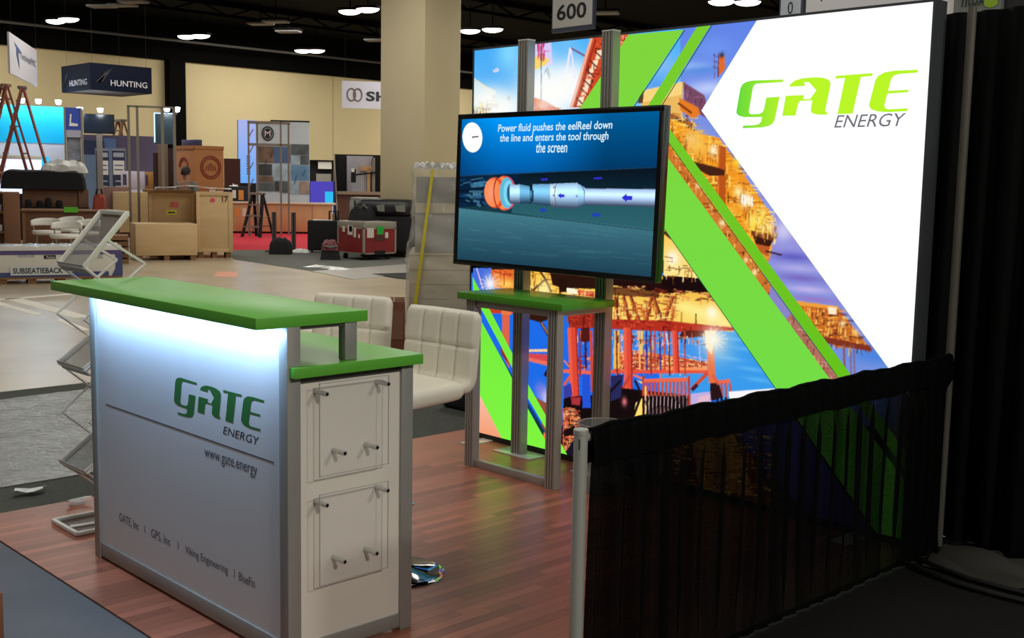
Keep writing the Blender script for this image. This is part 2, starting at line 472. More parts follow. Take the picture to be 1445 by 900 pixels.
def ink(pts, c, a=1.0, c2=None, noise=0.0):
    r = inside(pts)
    if r is None: return
    sy, sx, m = r; s = canvas[sy, sx]
    col = np.array(c, float) * np.ones(s.shape)
    if c2 is not None:
        t = np.linspace(0, 1, s.shape[0])[:, None, None]; col = col * (1 - t) + np.array(c2, float) * t
    if noise: col = col * (1 + noise * (RNG.random(s.shape[:2])[..., None] - 0.5))
    s[m] = s[m] * (1 - a) + col[m] * a
def stroke(pts, w, c, a=1.0):
    for p, q in zip(pts[:-1], pts[1:]):
        p = np.array(p, float); q = np.array(q, float); d = q - p; L = np.hypot(*d)
        if L < 1e-6: continue
        n = np.array((-d[1], d[0])) / L * w / 2
        ink([p - n, q - n, q + n, p + n], c, a)
def shine(p, r, c, a=1.0, pw=2.0, ry=None):
    q = pl(p); q2 = pl((p[0] + r, p[1])); R = abs(q2[0] - q[0]); RY = R if ry is None else abs(pl((p[0], p[1] + ry))[1] - q[1])
    x0, x1 = int(max(q[0] - 3 * R, 0)), int(min(q[0] + 3 * R, HW)); y0, y1 = int(max(q[1] - 3 * RY, 0)), int(min(q[1] + 3 * RY, HH))
    if x1 <= x0 or y1 <= y0: return
    d = ((II[y0:y1, x0:x1] - q[0]) / R) ** 2 + ((JJ[y0:y1, x0:x1] - q[1]) / RY) ** 2
    w = (a * np.exp(-d * pw / 2))[..., None]; s = canvas[y0:y1, x0:x1]
    canvas[y0:y1, x0:x1] = s * (1 - w) + np.array(c, float) * w
def clutter(pts, cols, n, w, seed, lens=(3, 14), vert=0.5, a=0.9):
    """dense pipework: many short strokes inside an area"""
    r = random.Random(seed); xs = [p[0] for p in pts]; ys = [p[1] for p in pts]
    def inn(x, y):
        c = False; k = len(pts)
        for i in range(k):
            (ax, ay), (bx_, by_) = pts[i], pts[(i + 1) % k]
            if (ay > y) != (by_ > y) and x < (bx_ - ax) * (y - ay) / (by_ - ay) + ax: c = not c
        return c
    t = 0
    while t < n:
        x = r.uniform(min(xs), max(xs)); y = r.uniform(min(ys), max(ys)); t += 1
        if not inn(x, y): continue
        L = r.uniform(*lens); c = r.choice(cols)
        if r.random() < vert: q = (x + r.uniform(-.4, .4), y + L)
        else: q = (x + L, y + L * r.uniform(0.0, 0.25))
        stroke([(x, y), q], r.uniform(*w), c, a)
# sky, upper left to right
SKYL, SKYR = 640, 1340
ink([(655, 20), (1345, -20), (1345, 330), (655, 330)], (70, 175, 250), 1, (225, 240, 255))
ink([(960, 10), (1345, -20), (1345, 520), (960, 420)], (96, 132, 232), 1, (176, 170, 226))
shine((705, 110), 30, (70, 165, 245), 0.6); shine((718, 75), 18, (140, 222, 255), 0.8)
for (x, y, r, ry, c) in ((700, 165, 45, 32, (255, 255, 250)), (760, 140, 26, 60, (255, 255, 252)), (785, 130, 45, 40, (255, 255, 255)), (800, 60, 16, 24, (110, 190, 250)),
                         (815, 120, 20, 28, (250, 252, 255)), (975, 95, 30, 8, (150, 190, 245)), (990, 100, 40, 6, (90, 140, 225)), (1005, 70, 30, 18, (110, 150, 240)), (1000, 125, 40, 12, (190, 205, 250)),
                         (935, 90, 14, 16, (130, 185, 245)), (925, 120, 16, 12, (90, 160, 240))):
    shine((x, y), r, c, 0.95, ry=ry)
# left crane haze, helicopter
ink([(666, 112), (684, 122), (700, 132), (700, 150), (664, 150)], (255, 252, 238), .7)
stroke([(667, 110), (684, 122), (700, 130)], 2.5, (250, 235, 190), .8)
clutter([(666, 148), (690, 140), (696, 165), (666, 168)], [(240, 200, 90), (170, 110, 60), (250, 225, 140), (120, 90, 60)], 90, (.8, 1.8), 5)
stroke([(696, 101), (702, 97), (704, 100), (698, 102)], 1.5, (250, 235, 240))
for p in ((718, 139), (701, 149), (697, 137)): shine(p, 2.2, (120, 110, 110), .8)
# yellow flare derrick
ink([(751, 62), (778, 60), (780, 92), (751, 96)], (238, 205, 250), .8)
ink([(752, 84), (764, 76), (776, 86), (770, 92), (758, 98), (752, 100)], (252, 214, 96), .95)
clutter([(758, 58), (770, 58), (768, 78), (760, 78)], [(190, 50, 110), (220, 80, 130), (150, 60, 80)], 50, (.8, 1.6), 2, vert=.9)
stroke([(764, 76), (764, 152)], 1.2, (90, 90, 96)); stroke([(771, 98), (776, 112)], 1, (120, 120, 130)); stroke([(768, 104), (773, 96), (777, 108)], .8, (130, 130, 140))
ink([(754, 138), (770, 143), (790, 155), (754, 160)], (226, 84, 48), .95); clutter([(754, 138), (770, 143), (790, 155), (754, 160)], [(180, 50, 30), (250, 130, 70)], 40, (.8, 1.4), 8, vert=.2)
stroke([(805, 68), (830, 82)], 2.5, (120, 80, 120)); stroke([(805, 68), (797, 118)], 3, (240, 225, 250)); stroke([(806, 70), (812, 112)], 2, (235, 220, 250))
# big red boom
ink([(836, 52), (858, 46), (858, 80), (838, 152), (804, 152), (818, 110)], (206, 74, 42))
stroke([(835, 54), (806, 152)], 4, (242, 176, 150)); stroke([(841, 56), (826, 105), (812, 152)], 2.5, (160, 44, 24))
for (x, y) in ((846, 78), (840, 92), (834, 104), (830, 118), (826, 130), (820, 144)):
    ink([(x - 3, y - 6), (x + 5, y - 8), (x + 2, y + 5), (x - 6, y + 6)], (250, 226, 190)); stroke([(x - 7, y - 6), (x + 5, y + 6)], 2, (92, 24, 14))
clutter([(838, 50), (858, 46), (856, 90), (838, 152), (812, 152)], [(150, 40, 22), (235, 110, 70), (90, 20, 12)], 110, (.8, 2), 21)
ink([(870, 50), (888, 48), (876, 68), (870, 70)], (224, 96, 60)); clutter([(870, 50), (888, 48), (876, 68), (870, 70)], [(250, 200, 160), (150, 40, 30)], 30, (.8, 1.6), 4)
# big module upper right with orange crane cab
ink([(905, 130), (964, 116), (962, 200), (905, 200)], (236, 186, 96)); ink([(907, 128), (962, 116), (962, 134), (907, 145)], (250, 214, 130))
ink([(964, 116), (994, 135), (1002, 170), (966, 150)], (122, 74, 100)); clutter([(964, 118), (994, 136), (990, 150), (966, 140)], [(160, 110, 140), (90, 50, 70)], 40, (.7, 1.4), 3, vert=.95)
ink([(903, 128), (909, 126), (907, 146), (900, 146)], (96, 60, 40))
ink([(958, 138), (985, 152), (988, 162), (978, 168), (960, 156)], (232, 124, 36)); stroke([(957, 146), (976, 160)], 3, (120, 50, 20))
stroke([(1014, 75), (1013, 110)], 1.3, (90, 60, 90)); stroke([(1008, 75), (1008, 112)], 1, (120, 90, 140)); ink([(1014, 82), (1022, 78), (1023, 98), (1014, 108)], (226, 108, 44)); shine((1018, 78), 3, (40, 30, 30), .9)
for y in (78, 86, 94): stroke([(1006, y), (1015, y + 4)], 1, (80, 60, 100))
ink([(945, 160), (975, 172), (984, 190), (960, 188), (944, 176)], (150, 86, 50)); clutter([(944, 155), (985, 170), (985, 195), (944, 195)], [(60, 30, 20), (240, 190, 90), (190, 110, 40), (255, 225, 140)], 160, (.8, 2), 31)
# warm lit plant, middle diagonal band
PLANT = [(941, 165), (985, 188), (1015, 195), (1098, 318), (1100, 345), (1096, 358), (1130, 420), (1060, 420), (985, 290), (941, 230)]
ink(PLANT, (240, 150, 36)); 
clutter(PLANT, [(255, 206, 66), (255, 232, 130), (190, 90, 20), (110, 46, 14), (246, 160, 36), (255, 190, 50), (255, 172, 40), (150, 66, 20)], 2600, (.7, 2.0), 41, lens=(3, 20))
ink([(1013, 204), (1024, 208), (1024, 290), (1012, 284)], (186, 84, 26)); stroke([(1014, 204), (1013, 290)], 1.5, (230, 130, 50))
ink([(978, 228), (1010, 236), (1022, 240), (1022, 248), (1000, 248), (985, 240)], (70, 34, 22))
for (x, y, r, c) in ((1006, 212, 6, (255, 250, 220)), (1041, 270, 6, (255, 245, 170)), (1052, 282, 8, (255, 252, 225)), (1064, 312, 9, (255, 240, 120)), (1076, 300, 5, (255, 236, 120)), (986, 204, 12, (250, 196, 80)), (1068, 320, 12, (255, 220, 80)), (1040, 228, 7, (255, 210, 60)),
                     (1018, 314, 5, (255, 240, 180)), (1090, 318, 6, (255, 250, 220)), (975, 196, 10, (246, 200, 110)), (1030, 300, 8, (250, 190, 70))): shine((x, y), r, c, .95)
for (x, y) in ((1046, 278), (1056, 280)): ink([(x, y - 4), (x + 6, y - 2), (x + 6, y + 12), (x, y + 10)], (255, 250, 235)); stroke([(x + 3, y - 4), (x + 3, y + 12)], .8, (220, 160, 60))
# deck overhang and sunset sea sky to its right
ink([(1094, 290), (1340, 600), (1120, 600), (1060, 420), (1088, 360)], (150, 140, 216), 1, (108, 150, 226))
for (x, y, r, ry, c) in ((1105, 325, 14, 16, (206, 206, 240)), (1118, 362, 30, 6, (96, 92, 190)), (1125, 378, 34, 5, (176, 172, 232)), (1130, 392, 34, 5, (120, 104, 190)), (1140, 408, 34, 5, (196, 182, 236)), (1150, 422, 34, 4, (150, 120, 196)), (1120, 345, 18, 6, (150, 150, 224)), (1230, 500, 40, 14, (70, 132, 222))): shine((x, y), r, c, .9, ry=ry)
ink([(1060, 325), (1096, 333), (1094, 341), (1060, 332)], (120, 58, 34)); ink([(1062, 332), (1090, 340), (1086, 348), (1066, 344)], (58, 26, 18)); ink([(1066, 344), (1086, 348), (1084, 362), (1072, 356)], (190, 90, 40)); stroke([(1080, 354), (1103, 360)], 2.5, (60, 32, 30))
clutter([(1066, 300), (1094, 305), (1096, 333), (1066, 326)], [(255, 220, 90), (255, 244, 160), (190, 110, 30)], 120, (.7, 1.5), 9, vert=.9)
# far second platform, right
FAR = [(1122, 428), (1180, 432), (1228, 492), (1180, 490), (1150, 468)]
ink(FAR, (206, 110, 40)); clutter(FAR, [(250, 180, 60), (110, 44, 26), (255, 214, 110), (160, 70, 30), (70, 30, 30)], 420, (.7, 1.6), 51)
ink([(1122, 424), (1182, 432), (1184, 436), (1124, 430)], (240, 160, 60)); ink([(1168, 432), (1180, 434), (1180, 444), (1168, 442)], (255, 236, 200))
ink([(1160, 474), (1228, 488), (1230, 496), (1165, 484)], (130, 52, 34))
for x in (1190, 1199, 1204): stroke([(x, 486), (x + 2, 540)], 3 if x == 1190 else 1.6, (140, 84, 84))
shine((1188, 456), 4, (255, 240, 190), .9); shine((1206, 468), 4, (255, 220, 140), .9)
# ---- lower left: sea, jacket legs, decks
ink([(660, 385), (980, 385), (1098, 552), (1098, 575), (960, 600), (660, 660)], (30, 108, 232))
ink([(930, 430), (1014, 430), (1100, 553), (1100, 565), (930, 560)], (60, 160, 236), .9)
for (x, y) in ((1040, 478), (1055, 492), (1030, 505), (1060, 520), (1050, 470), (1070, 535)): shine((x, y), 20, (120, 200, 250), .5, ry=3)
ink([(668, 378), (694, 378), (690, 408), (668, 408)], (70, 110, 220)); stroke([(673, 378), (682, 408)], 1.5, (236, 200, 230))
ink([(693, 380), (735, 380), (735, 408), (697, 406)], (232, 104, 42)); shine((714, 400), 14, (255, 214, 96), .95, ry=8); clutter([(693, 380), (735, 380), (735, 392), (697, 392)], [(180, 60, 30), (250, 160, 80)], 40, (.8, 1.6), 6, vert=.2)
shine((692, 400), 8, (255, 250, 245), .95); 
for k in range(12):
    a = k * math.pi / 6; stroke([(692, 400), (692 + 15 * math.cos(a), 400 + 13 * math.sin(a))], 1.0, (255, 240, 250), .7)
ink([(686, 425), (732, 425), (728, 442), (692, 442)], (204, 60, 32)); stroke([(710, 428), (728, 438)], 1.5, (120, 20, 14))
ink([(709, 426), (719, 426), (719, 520), (709, 500)], (224, 100, 70)); ink([(707, 424), (724, 424), (722, 444), (708, 444)], (232, 120, 70))
ink([(742, 380), (848, 384), (848, 440), (742, 440)], (252, 196, 66), 1, (250, 220, 110))
clutter([(742, 380), (848, 384), (848, 440), (742, 440)], [(190, 110, 30), (255, 236, 150), (120, 60, 20)], 160, (.8, 2), 61)
stroke([(762, 382), (770, 394), (752, 410)], 3, (70, 30, 16)); stroke([(770, 394), (778, 412)], 3, (70, 30, 16)); shine((768, 408), 10, (255, 244, 170), .9)
ink([(776, 384), (850, 392), (850, 408), (792, 406), (780, 402)], (44, 20, 14)); ink([(786, 392), (800, 392), (802, 412), (790, 412)], (40, 18, 12))
ink([(800, 406), (815, 408), (815, 415), (800, 414)], (255, 246, 215)); ink([(815, 408), (845, 412), (845, 420), (815, 416)], (236, 120, 70)); clutter([(815, 408), (845, 412), (845, 420), (815, 416)], [(255, 220, 160), (160, 50, 30)], 30, (.8, 1.4), 7)
ink([(746, 440), (776, 440), (772, 452), (760, 454), (746, 450)], (50, 24, 14)); stroke([(763, 453), (778, 480)], 4, (60, 40, 44)); stroke([(764, 455), (778, 478)], 1, (236, 160, 110))
ink([(742, 451), (776, 451), (776, 560), (742, 560)], (34, 108, 226), 0.0)
# bridge and braces between legs
ink([(727, 493), (778, 492), (778, 496), (727, 496)], (250, 206, 150)); ink([(742, 498), (778, 500), (778, 512), (742, 504)], (216, 70, 80)); ink([(742, 503), (778, 511), (778, 517), (742, 508)], (238, 112, 90)); stroke([(769, 530), (775, 520)], 5, (30, 30, 60))
shine((768, 555), 9, (226, 200, 240), .8, ry=10); shine((772, 565), 6, (240, 230, 250), .8); shine((762, 548), 7, (120, 120, 220), .8)
# warm tower decks right of the posts
ink([(862, 382), (1000, 396), (1036, 468), (862, 452)], (240, 180, 64), 1, (255, 222, 110))
ink([(862, 384), (930, 394), (990, 396), (1002, 412), (940, 414), (862, 402)], (34, 14, 12)); ink([(935, 388), (986, 391), (1000, 413), (935, 405)], (26, 12, 12))
ink([(937, 322), (986, 392), (936, 388)], (250, 200, 90), 1, (255, 232, 140)); shine((949, 364), 9, (255, 252, 235), .95); stroke([(937, 327), (948, 336)], 5, (90, 30, 16)); clutter([(937, 360), (984, 385), (984, 392), (937, 390)], [(170, 90, 30), (120, 60, 20), (255, 240, 180)], 60, (.7, 1.6), 71)
clutter([(866, 400), (1000, 412), (1004, 424), (866, 420)], [(230, 110, 70), (120, 40, 24), (255, 190, 110), (60, 20, 14)], 150, (.8, 2), 72, vert=.15)
ink([(862, 404), (930, 412), (930, 420), (862, 416)], (60, 20, 14), .7)
for (x0, x1) in ((868, 872), (880, 888), (890, 902), (920, 912), (922, 934), (950, 938)):
    stroke([(x0, 418), (x1, 452)], 4.6, (112, 40, 22)); stroke([(x0 - 1, 418), (x1 - 1, 452)], 1.4, (206, 104, 50))
stroke([(953, 424), (948, 452)], 4, (196, 104, 40)); stroke([(872, 416), (872, 452)], 1.6, (90, 30, 20))
clutter([(866, 424), (950, 424), (950, 452), (866, 450)], [(200, 90, 40), (255, 226, 140), (140, 50, 26), (220, 120, 60)], 170, (.8, 1.8), 73)
for (x, y, r) in ((985, 440, 20), (1010, 446, 16), (965, 432, 14), (1022, 455, 8)): shine((x, y), r, (255, 244, 150), .8, ry=r * .6)
shine((1004, 440), 8, (255, 255, 235), .9)
stroke([(982, 442), (982, 458)], 2, (110, 70, 30)); stroke([(962, 440), (961, 456)], 1.2, (130, 80, 30))
# main beam, legs
ink([(862, 450), (940, 452), (1034, 462), (1036, 466), (985, 468), (940, 470), (862, 464)], (182, 48, 32)); clutter([(862, 450), (940, 452), (1034, 462), (940, 470), (862, 464)], [(140, 34, 24), (220, 80, 50), (110, 20, 20)], 60, (1, 2.4), 74)
ink([(800, 440), (850, 442), (850, 462), (804, 464)], (150, 40, 28)); clutter([(800, 440), (850, 442), (850, 464), (804, 464)], [(110, 24, 18), (190, 60, 40)], 40, (1, 2), 75)
ink([(864, 464), (1000, 470), (1000, 522), (864, 522)], (64, 150, 236))
clutter([(800, 490), (850, 490), (850, 528), (800, 528)], [(224, 80, 60), (250, 150, 110), (120, 30, 30), (60, 80, 200)], 90, (.8, 1.8), 76)
LAT = [(866, 496), (900, 494), (998, 510), (998, 524), (866, 524)]
ink(LAT, (214, 92, 56)); clutter(LAT, [(255, 196, 110), (150, 44, 32), (240, 120, 80), (255, 226, 160), (110, 30, 30)], 420, (.7, 1.7), 77, vert=.25)
clutter([(866, 466), (945, 470), (945, 500), (866, 498)], [(236, 200, 120), (40, 90, 200), (240, 180, 200), (230, 110, 60)], 80, (.8, 1.6), 78, vert=.85)
ink([(867, 466), (874, 466), (874, 520), (866, 520)], (246, 190, 80))
for (x, c) in ((902, (250, 180, 120)), (912, (60, 50, 140)), (924, (200, 70, 60)), (931, (60, 50, 140)), (937, (214, 80, 60))): stroke([(x, 466), (x + 1, 524)], 2.4, c)
stroke([(906, 466), (905, 500)], 4, (246, 200, 90))
stroke([(958, 474), (958, 514)], .9, (226, 214, 240)); stroke([(986, 474), (988, 512)], .9, (226, 214, 240)); stroke([(956, 498), (998, 508)], 1, (230, 180, 220)); stroke([(940, 470), (945, 498)], 2, (240, 220, 240))
ink([(963, 466), (1000, 466), (996, 474), (956, 478)], (90, 30, 24))
def leg(x0, x1, y0, y1, dx, c=(224, 72, 52)):
    ink([(x0, y0), (x1, y0), (x1 + dx, y1), (x0 + dx, y1)], c); ink([(x0, y0), (x0 + (x1 - x0) * .35, y0), (x0 + (x1 - x0) * .35 + dx, y1), (x0 + dx, y1)], (246, 112, 84), .6); stroke([(x1 - 1, y0), (x1 - 1 + dx, y1)], 1.6, (150, 34, 28))
stroke([(795, 523), (850, 526)], 5, (240, 104, 82)); stroke([(796, 543), (806, 528)], 3.5, (230, 90, 70)); stroke([(796, 508), (806, 520)], 2, (240, 130, 100))
stroke([(860, 524), (1000, 524)], 5, (230, 84, 62)); stroke([(940, 520), (998, 520)], 4, (250, 150, 90))
for (x, c) in ((818, (150, 44, 34)), (844, (120, 30, 28)), (870, (140, 44, 30)), (918, (150, 50, 40)), (944, (120, 36, 34)), (966, (190, 70, 50))): stroke([(x, 466), (x + 1, 530)], 2.2, c)
clutter([(800, 464), (1000, 468), (1000, 486), (800, 480)], [(130, 40, 30), (230, 120, 80), (60, 24, 30), (240, 190, 150)], 90, (.8, 2), 83, vert=.7)
leg(801, 814, 462, 562, 4); leg(880, 892, 462, 552, 1); leg(948, 957, 466, 526, 2); ink([(996, 470), (1006, 470), (1010, 540), (1000, 540)], (230, 110, 64)); ink([(994, 466), (1010, 466), (1004, 500), (996, 490)], (255, 224, 170))
stroke([(834, 466), (836, 552)], 4, (214, 70, 50)); stroke([(826, 466), (827, 520)], 2.5, (60, 20, 30)); stroke([(839, 466), (839, 500)], 1.2, (246, 190, 80)); ink([(820, 462), (832, 462), (832, 482), (820, 482)], (80, 26, 22))
stroke([(890, 528), (876, 552)], 4, (200, 64, 50)); stroke([(893, 528), (912, 536)], 3, (240, 120, 90))
# dark water and reflections
ink([(796, 560), (850, 556), (860, 545), (960, 556), (1000, 560), (1000, 610), (900, 640), (790, 646)], (22, 12, 14))
ink([(862, 530), (880, 528), (876, 560), (862, 566)], (40, 40, 90)); stroke([(862, 552), (876, 536)], 3, (20, 16, 24))
ink([(822, 528), (832, 528), (834, 575), (822, 575)], (36, 84, 214)); ink([(796, 545), (806, 540), (808, 558), (796, 562)], (60, 60, 160)); ink([(806, 560), (820, 560), (818, 572), (807, 570)], (170, 50, 60))
ink([(794, 576), (806, 574), (812, 600), (806, 640), (794, 640)], (120, 40, 24)); clutter([(794, 574), (812, 576), (812, 640), (794, 640)], [(246, 140, 84), (40, 16, 14), (210, 90, 60), (255, 190, 130)], 300, (.8, 1.6), 81, vert=.2)
ink([(796, 606), (812, 600), (812, 612), (796, 616)], (30, 14, 14)); ink([(756, 560), (775, 570), (775, 640), (770, 620)], (150, 80, 60))
ink([(884, 552), (892, 552), (890, 564), (884, 562)], (20, 10, 12)); shine((881, 566), 3.5, (250, 130, 140), .9, ry=6); shine((940, 582), 8, (230, 70, 60), .9, ry=3)
ink([(898, 536), (906, 538), (908, 560), (897, 568), (893, 594), (908, 594), (916, 570), (912, 545)], (255, 226, 110)); stroke([(896, 536), (912, 570)], 3, (40, 18, 14)); stroke([(904, 560), (892, 592)], 3.5, (30, 14, 12)); stroke([(908, 530), (908, 590)], 3.6, (170, 60, 30))
# fender piles
for (xa, xb, ya, yb) in ((908, 972, 534, 592), (1012, 1030, 536, 566)):
    stroke([(xa, ya + 3), (xb, ya + 1)], 5.5, (238, 104, 78)); n = int((xb - xa) / 5.2)
    for k in range(n + 1):
        x = xa + (xb - xa) * k / n; stroke([(x, ya + 4), (x + .5, ya + 26)], 3, (206, 74, 56)); stroke([(x, ya + 24), (x + .5, yb)], 3.2, (24, 12, 12)); stroke([(x + 2.6, ya + 22), (x + 2.6, yb - 8)], 1, (220, 190, 200), .8)
stroke([(972, 530), (973, 592)], 3, (190, 60, 44))
stroke([(976, 548), (998, 526)], 5, (206, 76, 56)); stroke([(976, 550), (984, 542)], 5, (70, 30, 40)); ink([(1002, 540), (1014, 540), (1020, 560), (1002, 566)], (40, 20, 22)); stroke([(1006, 528), (1014, 542)], 4, (220, 90, 60))
ink([(975, 555), (1002, 552), (1004, 572), (975, 580)], (196, 176, 226)); ink([(1028, 552), (1100, 547), (1110, 560), (1030, 572)], (250, 246, 250)); ink([(985, 560), (1002, 556), (1000, 564), (985, 570)], (240, 190, 200), .8)
shine((1006, 478), 13, (255, 252, 230), .95); shine((1010, 482), 24, (255, 240, 214), .5)
for k in range(14):
    a = k * math.pi / 7; stroke([(1007, 478), (1007 + 20 * math.cos(a), 478 + 16 * math.sin(a))], .9, (255, 252, 240), .7)
# lower left pink corner of the print
ink([(665, 545), (684, 560), (712, 622), (665, 622)], (250, 196, 176), 1, (246, 160, 120))
ink([(670, 440), (790, 642), (770, 642), (666, 452)], (16, 60, 110)); ink([(706, 488), (716, 506), (720, 516), (708, 500)], (120, 50, 40)); ink([(757, 590), (780, 632), (770, 640), (752, 604)], (24, 50, 50)); ink([(768, 608), (782, 634), (774, 636), (766, 616)], (236, 130, 80))
# water below, seen only through the drape: lamp reflections on dark sea
ink([(812, 616), (900, 598), (1000, 578), (1110, 558), (1260, 760), (1230, 770), (790, 650)], (26, 20, 34))
ink([(1020, 576), (1100, 560), (1232, 752), (1150, 735), (1060, 640)], (84, 84, 190), .9, (60, 54, 120))
ink([(930, 596), (1000, 580), (1060, 640), (1100, 720), (930, 676)], (150, 70, 40), .9, (110, 50, 30))
ink([(968, 588), (1024, 580), (1066, 700), (990, 690)], (250, 200, 60), .95, (190, 120, 40)); clutter([(930, 590), (1070, 580), (1100, 720), (930, 680)], [(255, 220, 110), (150, 70, 40), (60, 30, 30), (230, 150, 60)], 500, (1, 2.4), 95, lens=(4, 14), vert=.15)
# the slot of picture between the two green chevrons
SLOT = [(943, 205), (1006, 289), (1094, 410), (1086, 420), (1030, 346), (943, 224)]
ink(SLOT, (206, 116, 46)); clutter(SLOT, [(255, 214, 110), (120, 56, 26), (246, 170, 90), (90, 40, 20), (230, 130, 60)], 900, (.7, 1.8), 91, lens=(2, 10))
for (x, y, r) in ((1018, 314, 4), (986, 262, 3), (1052, 366, 3), (1064, 384, 4)): shine((x, y), r, (255, 244, 190), .9)
SLT2 = [(1088, 402), (1128, 455), (1122, 468), (1084, 418)]
ink(SLT2, (140, 132, 200))
SLT3 = [(1116, 442), (1184, 532), (1184, 560), (1160, 545), (1108, 452)]
ink(SLT3, (176, 112, 96)); clutter(SLT3, [(236, 170, 120), (110, 50, 36), (206, 160, 160), (150, 76, 50)], 300, (.8, 1.8), 92, lens=(3, 10), vert=.75)
# hot white haze of the flare lamps over the upper left
for (x, y, r, ry, a) in ((690, 140, 26, 18, .85), (712, 150, 22, 16, .9), (780, 128, 26, 26, .9), (765, 150, 14, 8, .5), (800, 112, 16, 22, .7)): shine((x, y), r, (255, 255, 250), a, ry=ry)
canvas = np.clip(canvas, 0, 255)
small = canvas.reshape(NZc, SS, NXc, SS, 3).mean((1, 3)) / 255.0
linc = np.where(small <= 0.04045, small / 12.92, ((small + 0.055) / 1.055) ** 2.4)
def print_mesh(name, colours, x0, x1, z0, z1, y, m, parent, tilt=0.0):
    """flat fabric or screen whose ink is stored vertex by vertex (row 0 on top)"""
    nz, nx_ = colours.shape[:2]
    xs = np.linspace(x0, x1, nx_); zs = np.linspace(z1, z0, nz)
    co = np.empty((nz, nx_, 3)); co[..., 0] = xs[None]; co[..., 2] = zs[:, None]; co[..., 1] = y + (zs[:, None] - (z0 + z1) / 2) * tilt
    co = co - np.array(world_loc(parent))
    idx = np.arange(nz * nx_).reshape(nz, nx_)
    q = np.stack([idx[1:, :-1], idx[1:, 1:], idx[:-1, 1:], idx[:-1, :-1]], -1).reshape(-1, 4)
    me = bpy.data.meshes.new(name)
    me.vertices.add(nz * nx_); me.vertices.foreach_set('co', co.reshape(-1).astype(np.float32))
    me.loops.add(q.size); me.loops.foreach_set('vertex_index', q.reshape(-1).astype(np.int32))
    me.polygons.add(len(q)); me.polygons.foreach_set('loop_start', (np.arange(len(q)) * 4).astype(np.int32))
    me.update(calc_edges=True)
    at = me.attributes.new('print_colour', 'FLOAT_COLOR', 'POINT')
    full = np.ones((nz * nx_, 4), np.float32); full[:, :3] = colours.reshape(-1, 3)
    at.data.foreach_set('color', full.reshape(-1))
    me.materials.append(m)
    o = bpy.data.objects.new(name, me); COL.objects.link(o); o.parent = parent
    return o
LBS = 1.0
print_mesh('printed_rig_photograph', linc, LX0, CX1, LZ0, LZ1, LBY, glow_attr('backlit_print', LBS), lb)
def flat(name, pts, m, lift=0.001, clip=True):
    """a flat field of ink on the fabric, given by sightings of its corners"""
    q = []
    for p in pts:
        w_ = onY(p[0], p[1], LBY)
        x = min(max(w_.x, LX0), LX1); z = min(max(w_.z, LZ0), LZ1)
        q.append((x, LBY - lift, z))
    return MB().poly(q).build(name, m, lb)
m_white = glow('backlit_white', (255, 255, 255), 1.06)
flat('printed_white_field', [(1068, 20), (990, 156), (1262, 532), (1320, 800), (1400, 900), (1400, -40), (1100, -30)], m_white, .0012)
# (the field's right and bottom corners lie exactly on the frame)
wfld = [o for o in lb.children if o.name.startswith('printed_white_field')][0]
a = onY(1068, 29, LBY); b_ = onY(990, 156, LBY); e_ = onY(1250, 514, LBY)
tt = (LZ0 - b_.z) / (e_.z - b_.z); xb = b_.x + (e_.x - b_.x) * tt
t2 = (LZ1 - b_.z) / (a.z - b_.z); xt = b_.x + (a.x - b_.x) * t2
bpy.data.objects.remove(wfld, do_unlink=True)
pts = [(xt, LZ1), (b_.x, b_.z), (min(xb, LX1), LZ0 if xb < LX1 else b_.z + (e_.z - b_.z) * (LX1 - b_.x) / (e_.x - b_.x))] + ([(LX1, LZ0)] if xb < LX1 else []) + [(LX1, LZ1)]
MB().poly([(x, LBY - .0012, z) for x, z in pts]).build('printed_white_field', m_white, lb)
gA = glow_ramp('backlit_green_thin', (96, 190, 20), (122, 206, 46), 2, 0.2, 2.4, LBS)
gB = glow_ramp('backlit_green_wide', (112, 222, 72), (128, 214, 60), 2, 0.2, 2.4, LBS)
gC = glow_ramp('backlit_green_low', (128, 246, 66), (112, 230, 60), 2, 0.0, 1.2, LBS)
shd = glow('print_shadow_ink', (30, 92, 60), 1.0, sampled=False)
flat('printed_stripe', [(965, 42), (891.7, 153), (1168, 530), (1276, 677), (1274, 766), (1236, 757), (1224, 733), (1096.7, 550), (819, 152), (887, 49)], gB, .0016)
flat('printed_stripe', [(1003, 35), (927, 157), (1199.7, 527), (1282, 639), (1281, 664), (1181.7, 530), (911, 155), (983.6, 38)], gA, .0016)
flat('printed_stripe', [(667, 390), (685.8, 425.8), (745, 541), (772.4, 589.5), (800.5, 642), (790.5, 640), (771.4, 606.5), (745, 561.2), (704.4, 483), (683.3, 443.3), (668, 415)], gC, .0016)
flat('printed_stripe', [(668, 433), (683.3, 460), (715, 518.3), (745, 576), (771.4, 623.5), (780, 638), (708, 621), (682.7, 567.8), (668, 540)], gC, .0016)
# thin darker edges of ink under the stripes' lower sides
def edge_ink(p, q, w):
    p = np.array(p, float); q = np.array(q, float); d = q - p; n = np.array((-d[1], d[0])) / np.hypot(*d) * w * .45
    flat('printed_stripe_shadow', [p, q, q + n, p + n], shd, .0014)
edge_ink((966, 42), (893, 152), -3); edge_ink((1004, 36), (929, 156), -3); edge_ink((937, 321), (1096.7, 550), 2.5); edge_ink((1006.6, 289), (1181.7, 530), 2.5); edge_ink((943.7, 200), (1006.6, 289), 2.5)

